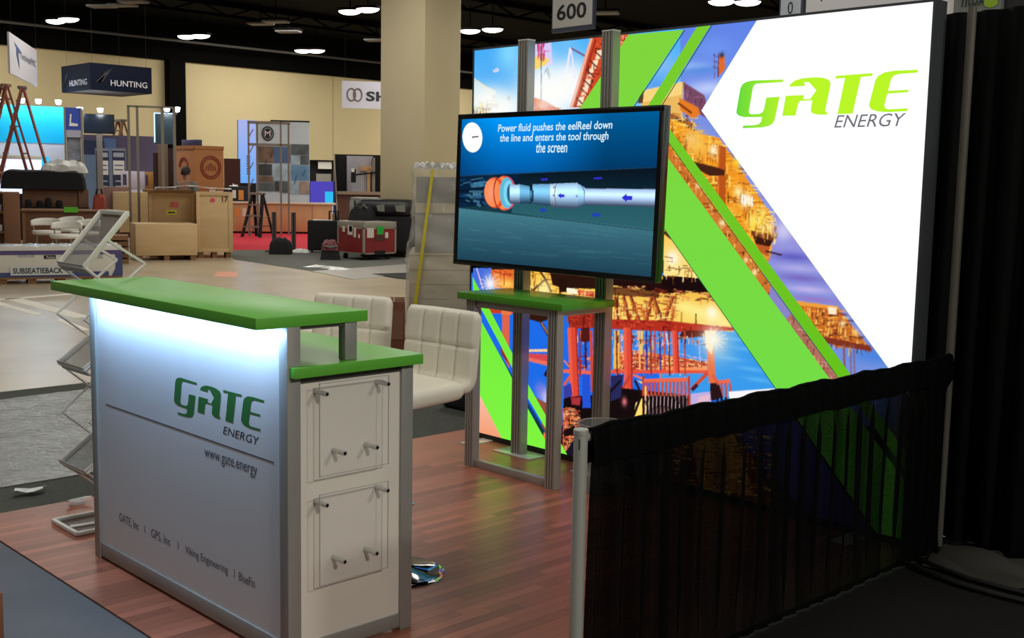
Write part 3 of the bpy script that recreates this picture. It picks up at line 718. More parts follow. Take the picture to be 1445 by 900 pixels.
# ---- GATE logo outlines, kept in plane metres so the counter can carry the same mark
def lg(pts): return [(1020 + x / 4.983, 80 + y / 4.983) for x, y in pts]
LOGO = [lg(p) for p in (
    [(428, 160), (425, 178), (240, 190), (222, 200), (214, 218), (185, 385), (190, 398), (205, 405), (260, 402), (282, 390), (292, 370), (308, 288), (402, 281), (368, 440), (355, 468), (325, 487), (280, 497), (142, 503), (145, 485), (220, 482), (255, 474), (272, 455), (278, 424), (240, 425), (150, 424), (115, 415), (97, 395), (100, 370), (125, 225), (140, 195), (165, 178), (210, 168)],
    [(467, 211), (480, 190), (510, 168), (560, 152), (640, 145), (700, 147), (745, 160), (760, 185), (757, 215), (722, 378), (726, 388), (737, 388), (735, 407), (680, 408), (640, 402), (622, 385), (622, 365), (632, 307), (545, 311), (560, 297), (615, 299), (660, 237), (608, 180), (575, 178), (580, 206)],
    [(445, 275), (577, 270), (565, 297), (548, 308), (532, 330), (513, 414), (420, 416)],
    [(798, 135), (1056, 115), (1052, 135), (973, 143), (915, 400), (808, 404), (862, 150), (793, 155)],
    [(1375, 92), (1370, 112), (1240, 122), (1205, 133), (1185, 160), (1165, 240), (1310, 232), (1305, 250), (1160, 260), (1138, 340), (1142, 360), (1165, 370), (1303, 363), (1298, 383), (1160, 390), (1090, 385), (1045, 370), (1030, 345), (1040, 300), (1075, 165), (1095, 135), (1140, 110), (1215, 98)])]
LOGO_M = [[(onY(x, y, LBY).x, onY(x, y, LBY).z) for x, y in p] for p in LOGO]
g0 = min(x for p in LOGO_M for x, z in p); g1 = max(x for p in LOGO_M for x, z in p); gz = min(z for p in LOGO_M for x, z in p); gw = g1 - g0
m_logo = glow_ramp('backlit_logo_green', (92, 216, 60), (186, 246, 40), 0, g0 - (LX0 + LX1) / 2 - 0.02, g0 - (LX0 + LX1) / 2 + 0.30, 1.0)
for nm, p in zip(('G', 'A', 'A', 'T', 'E'), LOGO_M):
    MB().poly([(x, LBY - .0030, z) for x, z in p]).build('printed_logo_letter', m_logo, lb)
m_ltxt = glow('backlit_grey_ink', (112, 112, 124), 1.0, sampled=False)
t0 = onY(1020 + 785 / 4.983, 80 + 500 / 4.983, LBY); t1 = onY(1020 + 1290 / 4.983, 80 + 422 / 4.983, LBY)
lettering('printed_lettering', 'ENERGY', (t0.x, LBY - .003, t0.z), (1, 0, 0), (0, 0, 1), t1.x - t0.x, 0.058, m_ltxt, lb, shear=0.25)
LOGO_BOX = (g0, gz, gw)
# ================================================================== monitor stand, table, screen
def extrusion(name, x0, x1, y0, y1, z0, z1, parent, m=None):
    """slotted aluminium profile: body with real grooves on the wide faces"""
    m = m or m_alu
    g = 0.004; d = 0.006; w = x1 - x0
    xs = [x0]
    for t in (0.22, 0.5, 0.78): xs += [x0 + w * t - g, x0 + w * t - g, x0 + w * t + g, x0 + w * t + g]
    xs.append(x1)
    fr = []; 
    for i, x in enumerate(xs):
        k = (i - 1) % 4
        inner = 1 <= i <= 12 and k in (1, 2)
        fr.append((x, y0 + (d if inner else 0)))
    bk = [(x, y1 - (y - y0)) for x, y in reversed(fr)]
    ring = fr + bk
    return MB().prism([(x, y, z0) for x, y in ring], (0, 0, z1 - z0)).build(name, m, parent)
ms = thing('monitor_stand', 'slotted aluminium double post monitor stand before the backlit wall', 'stand', (-4.485, 4.71, 0))
for px in (-4.81, -4.16):
    MB().box(px - 0.16, px + 0.16, 4.64, 4.79, -0.0005, 0.006).build('base_plate', mat('white_foot_paint', (205, 200, 196), rough=0.35), ms, bevel=0.002)
    p_ = extrusion('post', px - 0.04, px + 0.04, 4.68, 4.74, 0.006, 2.445, ms)
    MB().box(px - 0.041, px + 0.041, 4.679, 4.741, 2.445, 2.452).build('end_cap', mat('pale_cap', (210, 210, 206), rough=0.4), p_)
for zz in (1.40, 1.76):
    MB().box(-4.92, -4.05, 4.645, 4.68, zz - 0.03, zz + 0.03).build('mount_rail', mat('black_steel', (26, 26, 26), rough=0.5, metal=0.4), ms)
for px in (-4.62, -4.30):
    MB().box(px - 0.02, px + 0.02, 4.60, 4.645, 1.30, 1.86).build('mount_bracket', mat('black_steel', (26, 26, 26), rough=0.5, metal=0.4), ms)
# --- small green table fixed between the posts
tb = thing('monitor_table', 'small high table with lime green top and slotted aluminium legs under the television', 'table', (-4.45, 4.45, 0))
m_greentop = mat('lime_green_laminate', (74, 146, 34), rough=0.32, spec=0.5)
MB().box(-4.875, -4.045, 4.255, 4.672, 0.966, 1.004).build('table_top', m_greentop, tb, bevel=0.002)
for (x0, x1) in ((-4.815, -4.745), (-4.165, -4.095)):
    extrusion('leg', x0, x1, 4.275, 4.325, 0.0, 0.966, tb)
MB().box(-4.745, -4.165, 4.285, 4.315, 0.0, 0.045).build('bottom_rail', m_alu, tb, bevel=0.002)
MB().box(-4.745, -4.165, 4.285, 4.315, 0.925, 0.966).build('top_rail', m_alu, tb, bevel=0.002)
for x in (-4.78, -4.13):
    MB().box(x - 0.015, x + 0.015, 4.325, 4.679, 0.93, 0.966).build('side_rail', m_alu, tb)
# --- television
TX0, TX1, TZ0, TZ1 = -5.182, -3.622, 1.136, 2.026
tvo = thing('television', 'large black flat television showing a blue pipe tool animation', 'television', (-4.402, 4.54, TZ0))
TILT = 0.03
def tvp(x, d, z): return (x, 4.50 + d + (z - (TZ0 + TZ1) / 2) * TILT, z)
def tvbox(x0, x1, d0, d1, z0, z1):
    mb = MB(); mb.add([tvp(x0, d0, z0), tvp(x1, d0, z0), tvp(x1, d1, z0), tvp(x0, d1, z0), tvp(x0, d0, z1), tvp(x1, d0, z1), tvp(x1, d1, z1), tvp(x0, d1, z1)],
                      [(0, 3, 2, 1), (4, 5, 6, 7), (0, 1, 5, 4), (1, 2, 6, 5), (2, 3, 7, 6), (3, 0, 4, 7)]); return mb
m_tvb = mat('black_gloss_plastic', (12, 12, 13), rough=0.25)
BZ = 0.03
tvbox(TX0, TX1, 0.012, 0.055, TZ0, TZ1).build('back_shell', m_tvb, tvo, bevel=0.004)
tvbox(TX0, TX1, 0.0, 0.012, TZ1 - BZ, TZ1).build('bezel', m_tvb, tvo, bevel=0.002)
tvbox(TX0, TX1, 0.0, 0.012, TZ0, TZ0 + BZ).build('bezel', m_tvb, tvo, bevel=0.002)
tvbox(TX0, TX0 + BZ, 0.0, 0.012, TZ0 + BZ, TZ1 - BZ).build('bezel', m_tvb, tvo, bevel=0.002)
tvbox(TX1 - BZ, TX1, 0.0, 0.012, TZ0 + BZ, TZ1 - BZ).build('bezel', m_tvb, tvo, bevel=0.002)
# screen picture
SX0, SX1, SZ0, SZ1 = TX0 + BZ, TX1 - BZ, TZ0 + BZ, TZ1 - BZ
NSX, NSZ = 420, 236; S2 = 2
canvas = np.zeros((NSZ * S2, NSX * S2, 3)); HH, HW = canvas.shape[:2]; JJ, II = np.mgrid[0:HH, 0:HW]
# homography from picture corners of the screen to the screen's own frame
def _hom(src, dst):
    A = []; bv = []
    for (x, y), (u, v) in zip(src, dst):
        A.append([x, y, 1, 0, 0, 0, -u * x, -u * y]); bv.append(u); A.append([0, 0, 0, x, y, 1, -v * x, -v * y]); bv.append(v)
    h = np.linalg.solve(np.array(A, float), np.array(bv, float)); return np.append(h, 1).reshape(3, 3)
HS = _hom([(653, 170), (932, 148), (643, 367), (920, 390)], [(0, 0), (HW, 0), (0, HH), (HW, HH)])
def pl(p):
    q = HS @ np.array((p[0], p[1], 1.0)); return q[:2] / q[2]
yy = np.linspace(0, 1, HH)[:, None, None]; xx_ = np.linspace(0, 1, HW)[None, :, None]
canvas[:] = np.array((0, 150, 246)) * (1 - yy * 2.0).clip(0, 1) + np.array((4, 66, 130)) * (yy * 2.0).clip(0, 1)
canvas *= (0.62 + 0.45 * np.sin(np.clip(xx_ * 1.15 + 0.12, 0, 1) * math.pi)).clip(0, 1.05)
def p4(u, v): # fraction of crop [620,120,960,420] at scale 3
    return (620 + u / 3.0, 120 + v / 3.0)
def P(l): return [p4(*q) for q in l]
ink(P([(60, 392), (960, 326), (960, 620), (60, 540)]), (8, 20, 32), 1, (26, 70, 84))
ink(P([(60, 392), (330, 372), (330, 500), (60, 520)]), (10, 34, 60)); ink(P([(300, 440), (960, 480), (960, 612), (300, 540)]), (34, 86, 98), 1, (48, 100, 110))
ink(P([(60, 520), (960, 604), (960, 860), (40, 800)]), (70, 128, 142), 1, (30, 66, 86))
for k in range(60):
    r = random.Random(k); x = r.uniform(60, 900); y = 545 + (x - 60) * .08 + r.uniform(0, 150); stroke(P([(x, y), (x + r.uniform(40, 160), y + 8)]), r.uniform(1, 2.5), r.choice([(96, 150, 160), (50, 98, 116), (80, 136, 148), (40, 84, 104)]), .16)
for k in range(50):
    r = random.Random(100 + k); x = r.uniform(70, 190); y = r.uniform(400, 515); stroke(P([(x, y), (x + r.uniform(15, 60), y + (y - 455) * .2)]), r.uniform(1, 4), r.choice([(20, 90, 150), (60, 130, 170), (6, 20, 40), (90, 150, 180), (14, 50, 90)]), .6)
stroke(P([(60, 390), (940, 328)]), 1.2, (30, 60, 90)); stroke(P([(60, 520), (920, 606)]), 1.2, (28, 60, 70), .8)
def shaded(x0, x1, ya, yb, yc, yd, base=(176, 226, 250)):
    for k in range(14):
        t0_, t1_ = k / 14, (k + 1) / 14; tm = (t0_ + t1_) / 2
        lgt = 1.12 - 1.5 * abs(tm - .34) ** 1.4
        c = tuple(min(255, b * max(lgt, .28) + (18 if i == 2 else 0)) for i, b in enumerate(base))
        ink(P([(x0, ya + (yb - ya) * t0_), (x1, yc + (yd - yc) * t0_), (x1, yc + (yd - yc) * t1_), (x0, ya + (yb - ya) * t1_)]), c)
shaded(595, 918, 428, 498, 424, 502, (196, 228, 250)); shaded(575, 610, 405, 515, 424, 502); shaded(485, 578, 410, 513, 404, 516, (190, 232, 250)); shaded(460, 488, 412, 508, 410, 513, (214, 240, 248)); shaded(388, 462, 415, 500, 412, 506, (130, 200, 226)); shaded(372, 392, 440, 485, 440, 487, (70, 130, 150))
shaded(330, 376, 416, 500, 424, 496, (110, 182, 206)); shaded(282, 332, 422, 498, 418, 500, (186, 232, 246)); stroke(P([(376, 426), (390, 445), (386, 490), (374, 498)]), 1.6, (20, 44, 60)); stroke(P([(487, 412), (480, 455), (487, 505)]), .8, (40, 80, 110)); stroke(P([(597, 418), (608, 440), (606, 490), (596, 508)]), .9, (50, 90, 120))
def ell(cx, cy, rx, ry, n=24, t0=0, t1=2 * math.pi): return [(cx + rx * math.cos(t0 + (t1 - t0) * k / n), cy + ry * math.sin(t0 + (t1 - t0) * k / n)) for k in range(n + (0 if t1 - t0 > 6.2 else 1))]
ink(P(ell(278, 455, 42, 72)), (214, 84, 110)); ink(P(ell(268, 456, 40, 74)), (236, 96, 56)); ink(P(ell(262, 456, 30, 68)), (255, 146, 86)); ink(P(ell(232, 455, 44, 66)), (226, 84, 46)); ink(P(ell(222, 455, 36, 60)), (255, 138, 80)); stroke(P(ell(250, 455, 24, 68, 16, 1.8, 4.4)), 1.6, (150, 40, 26)); shine(p4(212, 450), 6, (250, 170, 150), .5, ry=14)
ink(P(ell(280, 455, 30, 66)), (96, 186, 220)); ink(P(ell(288, 455, 22, 54)), (130, 216, 240)); ink(P(ell(294, 457, 14, 40)), (40, 96, 128)); shaded(292, 334, 420, 500, 418, 500, (190, 234, 248))
for (x, y, w_) in ((438, 394, 14), (666, 383, 18)): stroke(P([(x - w_, y + 1), (x + w_, y - 2)]), 2.6, (50, 50, 214))
for (x, y, w_) in ((431, 525, 14), (658, 541, 20)): ink(P(ell(x, y, w_, 8)), (30, 66, 190), .9)
def arrow(x, y, s): ink(P([(x, y), (x + s * .9, y - s * .75), (x + s * .9, y - s * .35), (x + s * 1.9, y - s * .38), (x + s * 1.9, y + s * .38), (x + s * .9, y + s * .4), (x + s * .9, y + s * .8)]), (48, 44, 214))
arrow(494, 461, 15); arrow(768, 464, 24)
for p in ((476, 460), (478, 426), (574, 461)): shine(p4(*p), .9, (20, 40, 60), .9)
ink(P(ell(141, 225, 41, 63)), (255, 255, 255)); stroke(P([(140, 224), (166, 220)]), 1.6, (40, 40, 40))
canvas = np.clip(canvas, 0, 255); small = canvas.reshape(NSZ, S2, NSX, S2, 3).mean((1, 3)) / 255.0
linc = np.where(small <= 0.04045, small / 12.92, ((small + 0.055) / 1.055) ** 2.4)
print_mesh('screen', linc, SX0, SX1, SZ0, SZ1, 4.5065, glow_attr('screen_picture', 1.0), tvo, tilt=TILT)
m_stx = glow('screen_white_text', (214, 244, 255), 1.0, sampled=False)
def on_screen(u, v):
    q = pl(p4(u, v)); return SX0 + q[0] / HW * (SX1 - SX0), SZ1 - q[1] / HH * (SZ1 - SZ0)
for s, a_, b2 in (('Power fluid pushes the eelReel down', (246, 203), (731, 136)), ('the line and enters the tool through', (254, 244), (714, 184)), ('the screen', (404, 276), (538, 234))):
    x0, z0 = on_screen(*a_); x1, z1 = on_screen(b2[0], b2[1]); 
    hgt = (z1 - z0) * 1.28; lo = z0 - (z1 - z0) * .14
    yq = 4.5055 + (z0 - (SZ0 + SZ1) / 2) * TILT - 0.001
    lettering('screen_lettering', s, (x0, yq, lo), (1, 0, 0), (0, TILT, 1), x1 - x0, hgt, m_stx, tvo, shear=0.10, bold=0.012)

# ================================================================== reception counter
CX0, CX1_, CY0, CY1 = -4.638, -3.127, 2.0025, 2.528
UZ0, UZ1 = 1.145, 1.183; LZb, LZt = 0.979, 1.015
ct = thing('reception_counter', 'two-tier white reception counter with lime green tops and aluminium frame', 'counter', ((CX0 + CX1_) / 2, (CY0 + CY1) / 2, 0))
m_cgreen = mat('counter_green_laminate', (96, 178, 60), rough=0.34, spec=0.5, var=0.03, scale=3)
m_panel = mat('white_counter_panel', (208, 206, 208), rough=0.45, var=0.02, scale=6)
m_end = mat('white_end_panel', (226, 222, 212), rough=0.5, var=0.03, scale=5)
m_calu = mat('counter_aluminium', (150, 150, 146), rough=0.42, metal=0.2, var=0.04, scale=15)
PW = 0.052
for (x, y, zt) in ((CX0, CY0, UZ0), (CX1_ - PW, CY0, UZ0), (CX0, CY1 - PW, LZb), (CX1_ - PW, CY1 - PW, LZb)):
    MB().box(x, x + PW, y, y + PW, 0.0, zt).build('corner_post', m_calu, ct, bevel=0.003)
for x in (CX0 + 0.005, CX1_ - 0.045):
    MB().box(x, x + 0.04, 2.235, 2.285, LZt, UZ0).build('shelf_support', m_calu, ct, bevel=0.003)
MB().box(-4.742, CX1_ + 0.001, 1.887, 2.325, UZ0, UZ1).build('upper_top', m_cgreen, ct, bevel=0.0015)
MB().prism([(CX0 - 0.03, 2.058, LZb), (CX1_ + .0006, 2.058, LZb), (CX1_ + .0006, 2.011, LZb), (CX1_ + 0.032, 2.011, LZb), (CX1_ + 0.032, 2.547, LZb), (CX0 - 0.03, 2.547, LZb)], (0, 0, LZt - LZb)).build('lower_top', m_cgreen, ct, bevel=0.0015)
MB().box(CX0 + PW, CX1_ - PW, CY0 + 0.012, CY0 + 0.03, 0.07, 1.128).build('front_panel', m_panel, ct)
MB().box(CX0 + PW, CX1_ - PW, CY0 + 0.003, CY0 + 0.045, 0.012, 0.072).build('bottom_rail', m_calu, ct, bevel=0.002)
MB().box(CX0 + PW, CX1_ - PW, CY0 + 0.006, CY0 + 0.045, 1.128, UZ0).build('top_rail', m_calu, ct)
for x0, x1 in ((CX1_ - 0.03, CX1_ - 0.012), (CX0 + 0.012, CX0 + 0.03)):
    MB().box(x0, x1, CY0 + PW, CY1 - PW, 0.06, 0.955).build('end_panel', m_end, ct)
    MB().box(min(x0, x1) - 0.008, max(x0, x1) + 0.008, CY0 + PW, CY1 - PW, 0.012, 0.062).build('bottom_rail', m_calu, ct, bevel=0.002)
    MB().box(min(x0, x1) - 0.006, max(x0, x1) + 0.006, CY0 + PW, CY1 - PW, 0.955, LZb).build('top_rail', mat('dark_top_rail', (92, 90, 86), rough=0.5, metal=0.5), ct)
    MB().box(min(x0, x1), max(x0, x1), CY0 + PW, 2.235, UZ0 - 0.012, UZ0).build('top_rail', mat('dark_top_rail', (92, 90, 86)), ct)
MB().box(CX0 + PW, CX1_ - PW, CY1 - 0.03, CY1 - 0.012, 0.06, LZb).build('rear_panel', m_panel, ct)
# led strip under the front overhang
led = MB().box(-4.60, CX1_ - 0.06, 1.965, 1.977, UZ0 - 0.008, UZ0 - 0.0005).build('led_strip', glow('led_white', (206, 232, 255), 4.0, sampled=False), ct)
area_light('led_strip_lamp', ((CX0 + CX1_) / 2 - ct.location.x, 1.945 - ct.location.y, UZ0 - 0.014 - ct.location.z), 1.46, 8.0, (0.36, 0.62, 1.0), (math.radians(28), 0, 0), 0.012, ct)
# lettering on the front
FY = CY0 + 0.0112
m_ink = mat('dark_green_ink', (38, 104, 44), rough=0.5); m_inkb = mat('navy_ink', (36, 40, 58), rough=0.5)
ks = 0.638 / LOGO_BOX[2]
E_top = onY(373, 567, FY)
ztop = max(z for p in LOGO_M for x, z in p)
for p in LOGO_M:
    MB().poly([(-3.924 + (x - LOGO_BOX[0]) * ks, FY, 0.736 + (z - gz) / (ztop - gz) * 0.146) for x, z in p]).build('logo_letter', m_ink, ct)
lettering('panel_lettering', 'ENERGY', (-3.562, FY, 0.719), (1, 0, 0), (0, 0, 1), 0.243, 0.029, m_inkb, ct, shear=0.22)
MB().box(-4.52, -3.23, FY - 0.0005, FY + 0.001, 0.6765, 0.6795).build('panel_rule', m_inkb, ct)
lettering('panel_lettering', 'www.gate.energy', (-3.697, FY, 0.598), (1, 0, 0), (0, 0, 1), 0.362, 0.046, mat('grey_ink', (70, 74, 88), rough=0.5), ct)
for s, x0, x1 in (('GATE, Inc', -4.389, -4.213), ('|', -4.162, -4.158), ('GPS, Inc', -4.105, -3.945), ('|', -3.884, -3.88), ('Viking Engineering', -3.827, -3.510), ('|', -3.468, -3.464), ('BlueFin', -3.435, -3.327)):
    hh = 0.040 if s[0] in 'GV' else 0.032
    x0 -= .028; x1 -= .028
    lettering('panel_lettering', s, (x0, FY, 0.206 - (0.008 if hh > .035 else 0)), (1, 0, 0), (0, 0, 1), x1 - x0, hh, mat('grey_ink', (70, 74, 88)), ct)
# clear literature pockets on stand-offs
m_acr = clear_film('clear_acrylic', (240, 244, 244), 0.06, 0.05)
m_edge = mat('acrylic_edge', (178, 178, 172), rough=0.3)
m_chr = mat('satin_chrome', (196, 196, 194), rough=0.3, metal=0.45)
XE = CX1_ - 0.012
for dz in (0.0, -0.376):
    pn = MB().box(XE + 0.044, XE + 0.047, 2.104, 2.392, 0.640 + dz, 0.955 + dz).build('literature_pocket', m_acr, ct)
    for (y0, y1, z0, z1) in ((2.104, 2.106, .64, .955), (2.390, 2.392, .64, .955), (2.104, 2.392, .64, .642), (2.104, 2.392, .953, .955)):
        MB().box(XE + 0.0438, XE + 0.0472, y0, y1, z0 + dz, z1 + dz).build('pocket_edge', m_edge, pn)
    for (y, z) in ((2.118, 0.922), (2.372, 0.928), (2.190, 0.712), (2.325, 0.712)):
        so = MB().tube([(XE, y, z + dz), (XE + 0.070, y, z + dz)], 0.0085, 12).build('standoff', m_chr, ct, smooth=True)
        MB().tube([(XE + 0.0701, y, z + dz), (XE + 0.0712, y, z + dz)], 0.0055, 10).build('standoff_socket', m_tvb, so)

# ================================================================== white tufted stools
m_leath = mat('white_leatherette', (226, 220, 204), rough=0.42, var=0.02, scale=10, bump=0.02, bscale=300)
m_chrome = mat('mirror_chrome', (205, 205, 205), rough=0.06, metal=1.0)
def make_stool(label):
    st = thing('bar_stool', label, 'stool', (0, 0, 0), 'white tufted bar stools behind the counter')
    Wd = 0.215
    def prof(s):     # seat (s 0..1) then back (1..2): centre line (y, z) and outward normal
        if s <= 1:
            y = -0.205 + 0.36 * s; z = 0.765 - 0.05 * max(0, 0.12 - s) / 0.12 + 0.012 * s
            return y, z, 0.0, 1.0
        t = s - 1
        a = min(t / 0.22, 1.0) * math.radians(84)
        if t < 0.22: 
            r = 0.06; return 0.155 + r * math.sin(a), 0.777 + r * (1 - math.cos(a)), -math.sin(a), math.cos(a)
        q = (t - 0.22) / 0.78; a = math.radians(84)
        return 0.2147 + 0.265 * q * math.cos(a) , 0.8307 + 0.265 * q * math.sin(a), -math.sin(a), math.cos(a)
    def cushion(s0, s1, seams_s, nu, ns, thick):
        def side(sgn):
            def fn(u, v):
                s = s0 + (s1 - s0) * v; y, z, ny, nz = prof(s); x = (u - .5) * 2 * Wd
                e = (1 - abs(2 * u - 1) ** 8) ** 0.5 * (1 - abs(2 * v - 1) ** 10) ** 0.5
                h = thick * (0.25 + 0.75 * e)
                if sgn > 0:
                    if seams_s:
                        for c in (0.25, 0.5, 0.75): h -= 0.011 * math.exp(-((u - c) / 0.018) ** 2)
                    for c in seams_s: h -= 0.011 * math.exp(-((s - c) / 0.022) ** 2)
                wrap = 0.02 * (abs(2 * u - 1) ** 3) if s > 1 else 0.0
                x *= 1 - 0.07 * max(0, abs(2 * v - 1) - .8) ** 2 / .04
                return (x * (1 - 0.012 * (1 - e)), y + ny * h * sgn - wrap, z + nz * h * sgn)
            return fn
        mb = MB(); mb.grid(side(1), nu, ns); mb.grid(lambda u, v: side(-1)(1 - u, v), nu, ns)
        n = (nu + 1) * (ns + 1)
        A = lambda i, j: j * (nu + 1) + i
        B = lambda i, j: n + j * (nu + 1) + (nu - i)
        for i in range(nu): mb.f += [(A(i + 1, 0), A(i, 0), B(i, 0), B(i + 1, 0)), (A(i, ns), A(i + 1, ns), B(i + 1, ns), B(i, ns))]
        for j in range(ns): mb.f += [(A(0, j), A(0, j + 1), B(0, j + 1), B(0, j)), (A(nu, j + 1), A(nu, j), B(nu, j), B(nu, j + 1))]
        return mb
    cushion(0.0, 1.0, (), 44, 40, 0.044).build('seat', m_leath, st, smooth=True, angle=80)
    cushion(1.02, 2.0, (1.56,), 44, 40, 0.036).build('backrest', m_leath, st, smooth=True, angle=80)
    MB().lathe([(0.0, 0.70), (0.075, 0.70), (0.085, 0.722), (0.0, 0.722)], (0, -0.02, 0), 24).build('seat_plate', mat('black_steel', (26, 26, 26)), st, smooth=True)
    MB().lathe([(0.034, 0.03), (0.034, 0.38), (0.031, 0.385), (0.0, 0.385)], (0, -0.02, 0), 20).build('column', m_chrome, st, smooth=True)
    MB().lathe([(0.022, 0.38), (0.022, 0.70)], (0, -0.02, 0), 16).build('gas_lift', m_chrome, st, smooth=True)
    MB().lathe([(0.0, 0.034), (0.036, 0.033), (0.07, 0.026), (0.12, 0.018), (0.17, 0.012), (0.192, 0.008), (0.195, 0.0), (0.0, 0.0)][::-1], (0, -0.02, 0), 48).build('base', m_chrome, st, smooth=True, angle=60)
    ring = [(0.105 * math.cos(a), -0.02 - 0.05 + 0.09 * math.sin(a), 0.32) for a in [math.pi + math.pi * k / 14 for k in range(15)]]
    MB().tube([(0.034, -0.02, 0.32)] + [(0.10, -0.04, 0.32)] + ring[::-1] + [(-0.10, -0.04, 0.32), (-0.034, -0.02, 0.32)], 0.011, 8).build('footrest', m_chrome, st, smooth=True)
    MB().tube([(-0.02, -0.02, 0.69), (-0.15, -0.05, 0.68)], 0.006, 6).build('height_lever', m_chrome, st, smooth=True)
    return st
st1 = make_stool('white tufted bar stool nearer the monitor table, its chrome base in view')
st2 = copy_tree(st1, (-4.225, 2.905, 0), math.radians(20), 'white tufted bar stool half hidden behind the counter tops')
st1.location = (-3.620, 2.875, 0); st1.rotation_euler = (0, 0, math.radians(3))

# ================================================================== folding brochure rack
rk = thing('brochure_rack', 'white folding zigzag brochure rack standing behind the end of the counter', 'rack', (-5.08, 2.27, 0))
m_rack = mat('silver_white_rack', (226, 224, 216), rough=0.45)
m_mesh = clear_film('rack_mesh', (120, 122, 120), 0.42, 0.5)
RX0, RX1 = -5.215, -4.945
trays = [((2.10, 0.285), (2.40, 0.50)), ((2.105, 0.755), (2.40, 0.975)), ((2.118, 1.215), (2.325, 1.455))]
for (y0, z0), (y1, z1) in trays:
    tr = MB(); 
    for x in (RX0, RX1): tr.bar((x, y0, z0), (x, y1, z1), 0.016, 0.024)
    tr.bar((RX0, y1, z1), (RX1, y1, z1), 0.022, 0.02); tr.bar((RX0, y0, z0), (RX1, y0, z0), 0.014, 0.012)
    t_ = tr.build('tray_frame', m_rack, rk, bevel=0.002)
    MB().prism([(RX0, y0 + .006, z0 - .004), (RX1, y0 + .006, z0 - .004), (RX1, y1 + .006, z1 - .004), (RX0, y1 + .006, z1 - .004)], (0, .0008, -.0008)).build('tray_mesh', m_mesh, t_)
    MB().prism([(RX0 - .006, y0 - .012, z0 + .012), (RX1 + .006, y0 - .012, z0 + .012), (RX1 + .006, y0 + .02, z0 - .028), (RX0 - .006, y0 + .02, z0 - .028)], (0, .002, .002)).build('tray_lip', mat('rack_lip_grey', (150, 150, 146), rough=0.4, metal=0.4), t_)
for x in (RX0 - 0.012, RX1 + 0.012):
    for (pa) in ([(2.36, 0.03), (2.40, 0.03), (2.40, 0.27), (2.115, 0.52), (2.40, 0.755), (2.105, 0.985), (2.40, 1.225)], [(2.40, 0.03), (2.105, 0.285), (2.40, 0.50), (2.105, 0.755), (2.40, 0.985), (2.118, 1.215)]):
        MB().tube([(x, y, z) for y, z in pa], 0.0075, 6).build('folding_link', m_rack, rk)
    MB().bar((x, 2.225, 1.335), (x, 2.40, 1.225), 0.012).build('folding_link', m_rack, rk)
bs = MB()
for a_, b2 in (((RX0, 2.055), (RX1, 2.055)), ((RX1, 2.055), (RX1, 2.42)), ((RX1, 2.42), (RX0, 2.42)), ((RX0, 2.42), (RX0, 2.055))):
    bs.bar((a_[0], a_[1], 0.011), (b2[0], b2[1], 0.011), 0.018, 0.018)
bs.build('base_frame', m_rack, rk, bevel=0.002)
MB().box(RX0 + .01, RX1 - .01, 2.065, 2.41, 0.002, 0.005).build('base_plate', mat('rack_base_brown', (84, 66, 54), rough=0.4), rk)
MB().bar((-5.08, 2.08, 0.008), (-5.04, 2.40, 0.008), 0.03, 0.006).build('base_strut', m_rack, rk)

# ================================================================== clear wastebasket
wb = thing('wastebasket', 'round clear plastic wastebasket beside the drape post', 'wastebasket', G(852, 597, 0.37) - Vector((0, 0, 0.37)))
m_wb = clear_film('smoky_clear_plastic', (150, 156, 158), 0.22, 0.08)
MB().lathe([(0.0, 0.004), (0.108, 0.004), (0.134, 0.37), (0.131, 0.37), (0.105, 0.009), (0.0, 0.009)], wb.location, 40).build('bin', m_wb, wb, smooth=True, angle=50)
ringp = [(wb.location.x + 0.134 * math.cos(a), wb.location.y + 0.134 * math.sin(a), 0.37) for a in [2 * math.pi * k / 48 for k in range(48)]]
MB().tube(ringp, 0.0035, 6, closed=True).build('rim', mat('grey_rim', (150, 152, 150), rough=0.3), wb, smooth=True)

# ================================================================== pipe and drape
DXP, DY0, DY1, DZT = -2.28, 2.4945, 4.934, 0.885
m_pipe = mat('anodised_pipe', (178, 180, 172), rough=0.45, metal=0.35)
sp = thing('drape_post', 'short pale drape post with a slot near its top', 'post', (DXP, DY0, 0))
MB().lathe([(0.0215, 0.006), (0.0215, 0.872), (0.0235, 0.873), (0.0235, 0.886), (0.021, 0.889), (0.0, 0.889)], (DXP, DY0, 0), 28).build('tube', m_pipe, sp, smooth=True)
MB().box(DXP - 0.12, DXP + 0.12, DY0 - 0.12, DY0 + 0.12, -0.0005, 0.008).build('base_plate', mat('black_steel', (26, 26, 26)), sp, bevel=0.002)
sd = (Vector((0, 0, 0)) - Vector((DXP, DY0, 0))).normalized(); ss = Vector((-sd.y, sd.x, 0))
c0 = Vector((DXP, DY0, 0.845)) + sd * 0.0214 + ss * (-0.004)
MB().prism([c0 - ss * .0016 + Vector((0, 0, -.016)), c0 + ss * .0016 + Vector((0, 0, -.016)), c0 + ss * .0016 + Vector((0, 0, .016)), c0 - ss * .0016 + Vector((0, 0, .016))], sd * 0.0008).build('slot', mat('slot_black', (6, 6, 6), rough=0.9), sp)
tp = thing('drape_upright', 'tall grey pipe upright at the back corner of the booth', 'post', (-2.276, DY1, 0))
MB().lathe([(0.019, 0.006), (0.019, 2.42), (0.0, 2.42)], (-2.276, DY1, 0), 20).build('tube', mat('grey_pipe', (92, 90, 82), rough=0.6, metal=0.2), tp, smooth=True)
MB().box(-2.276 - 0.16, -2.276 + 0.16, DY1 - 0.15, DY1 + 0.15, -0.001, 0.01).build('base_plate', mat('black_steel', (26, 26, 26)), tp, bevel=0.002)
MB().tube([(-2.32, DY1 - 0.05, 0.01), (-2.32, DY1 - 0.05, 0.12)], 0.007, 8).build('base_pin', mat('grey_pipe', (150, 148, 136)), tp, smooth=True)
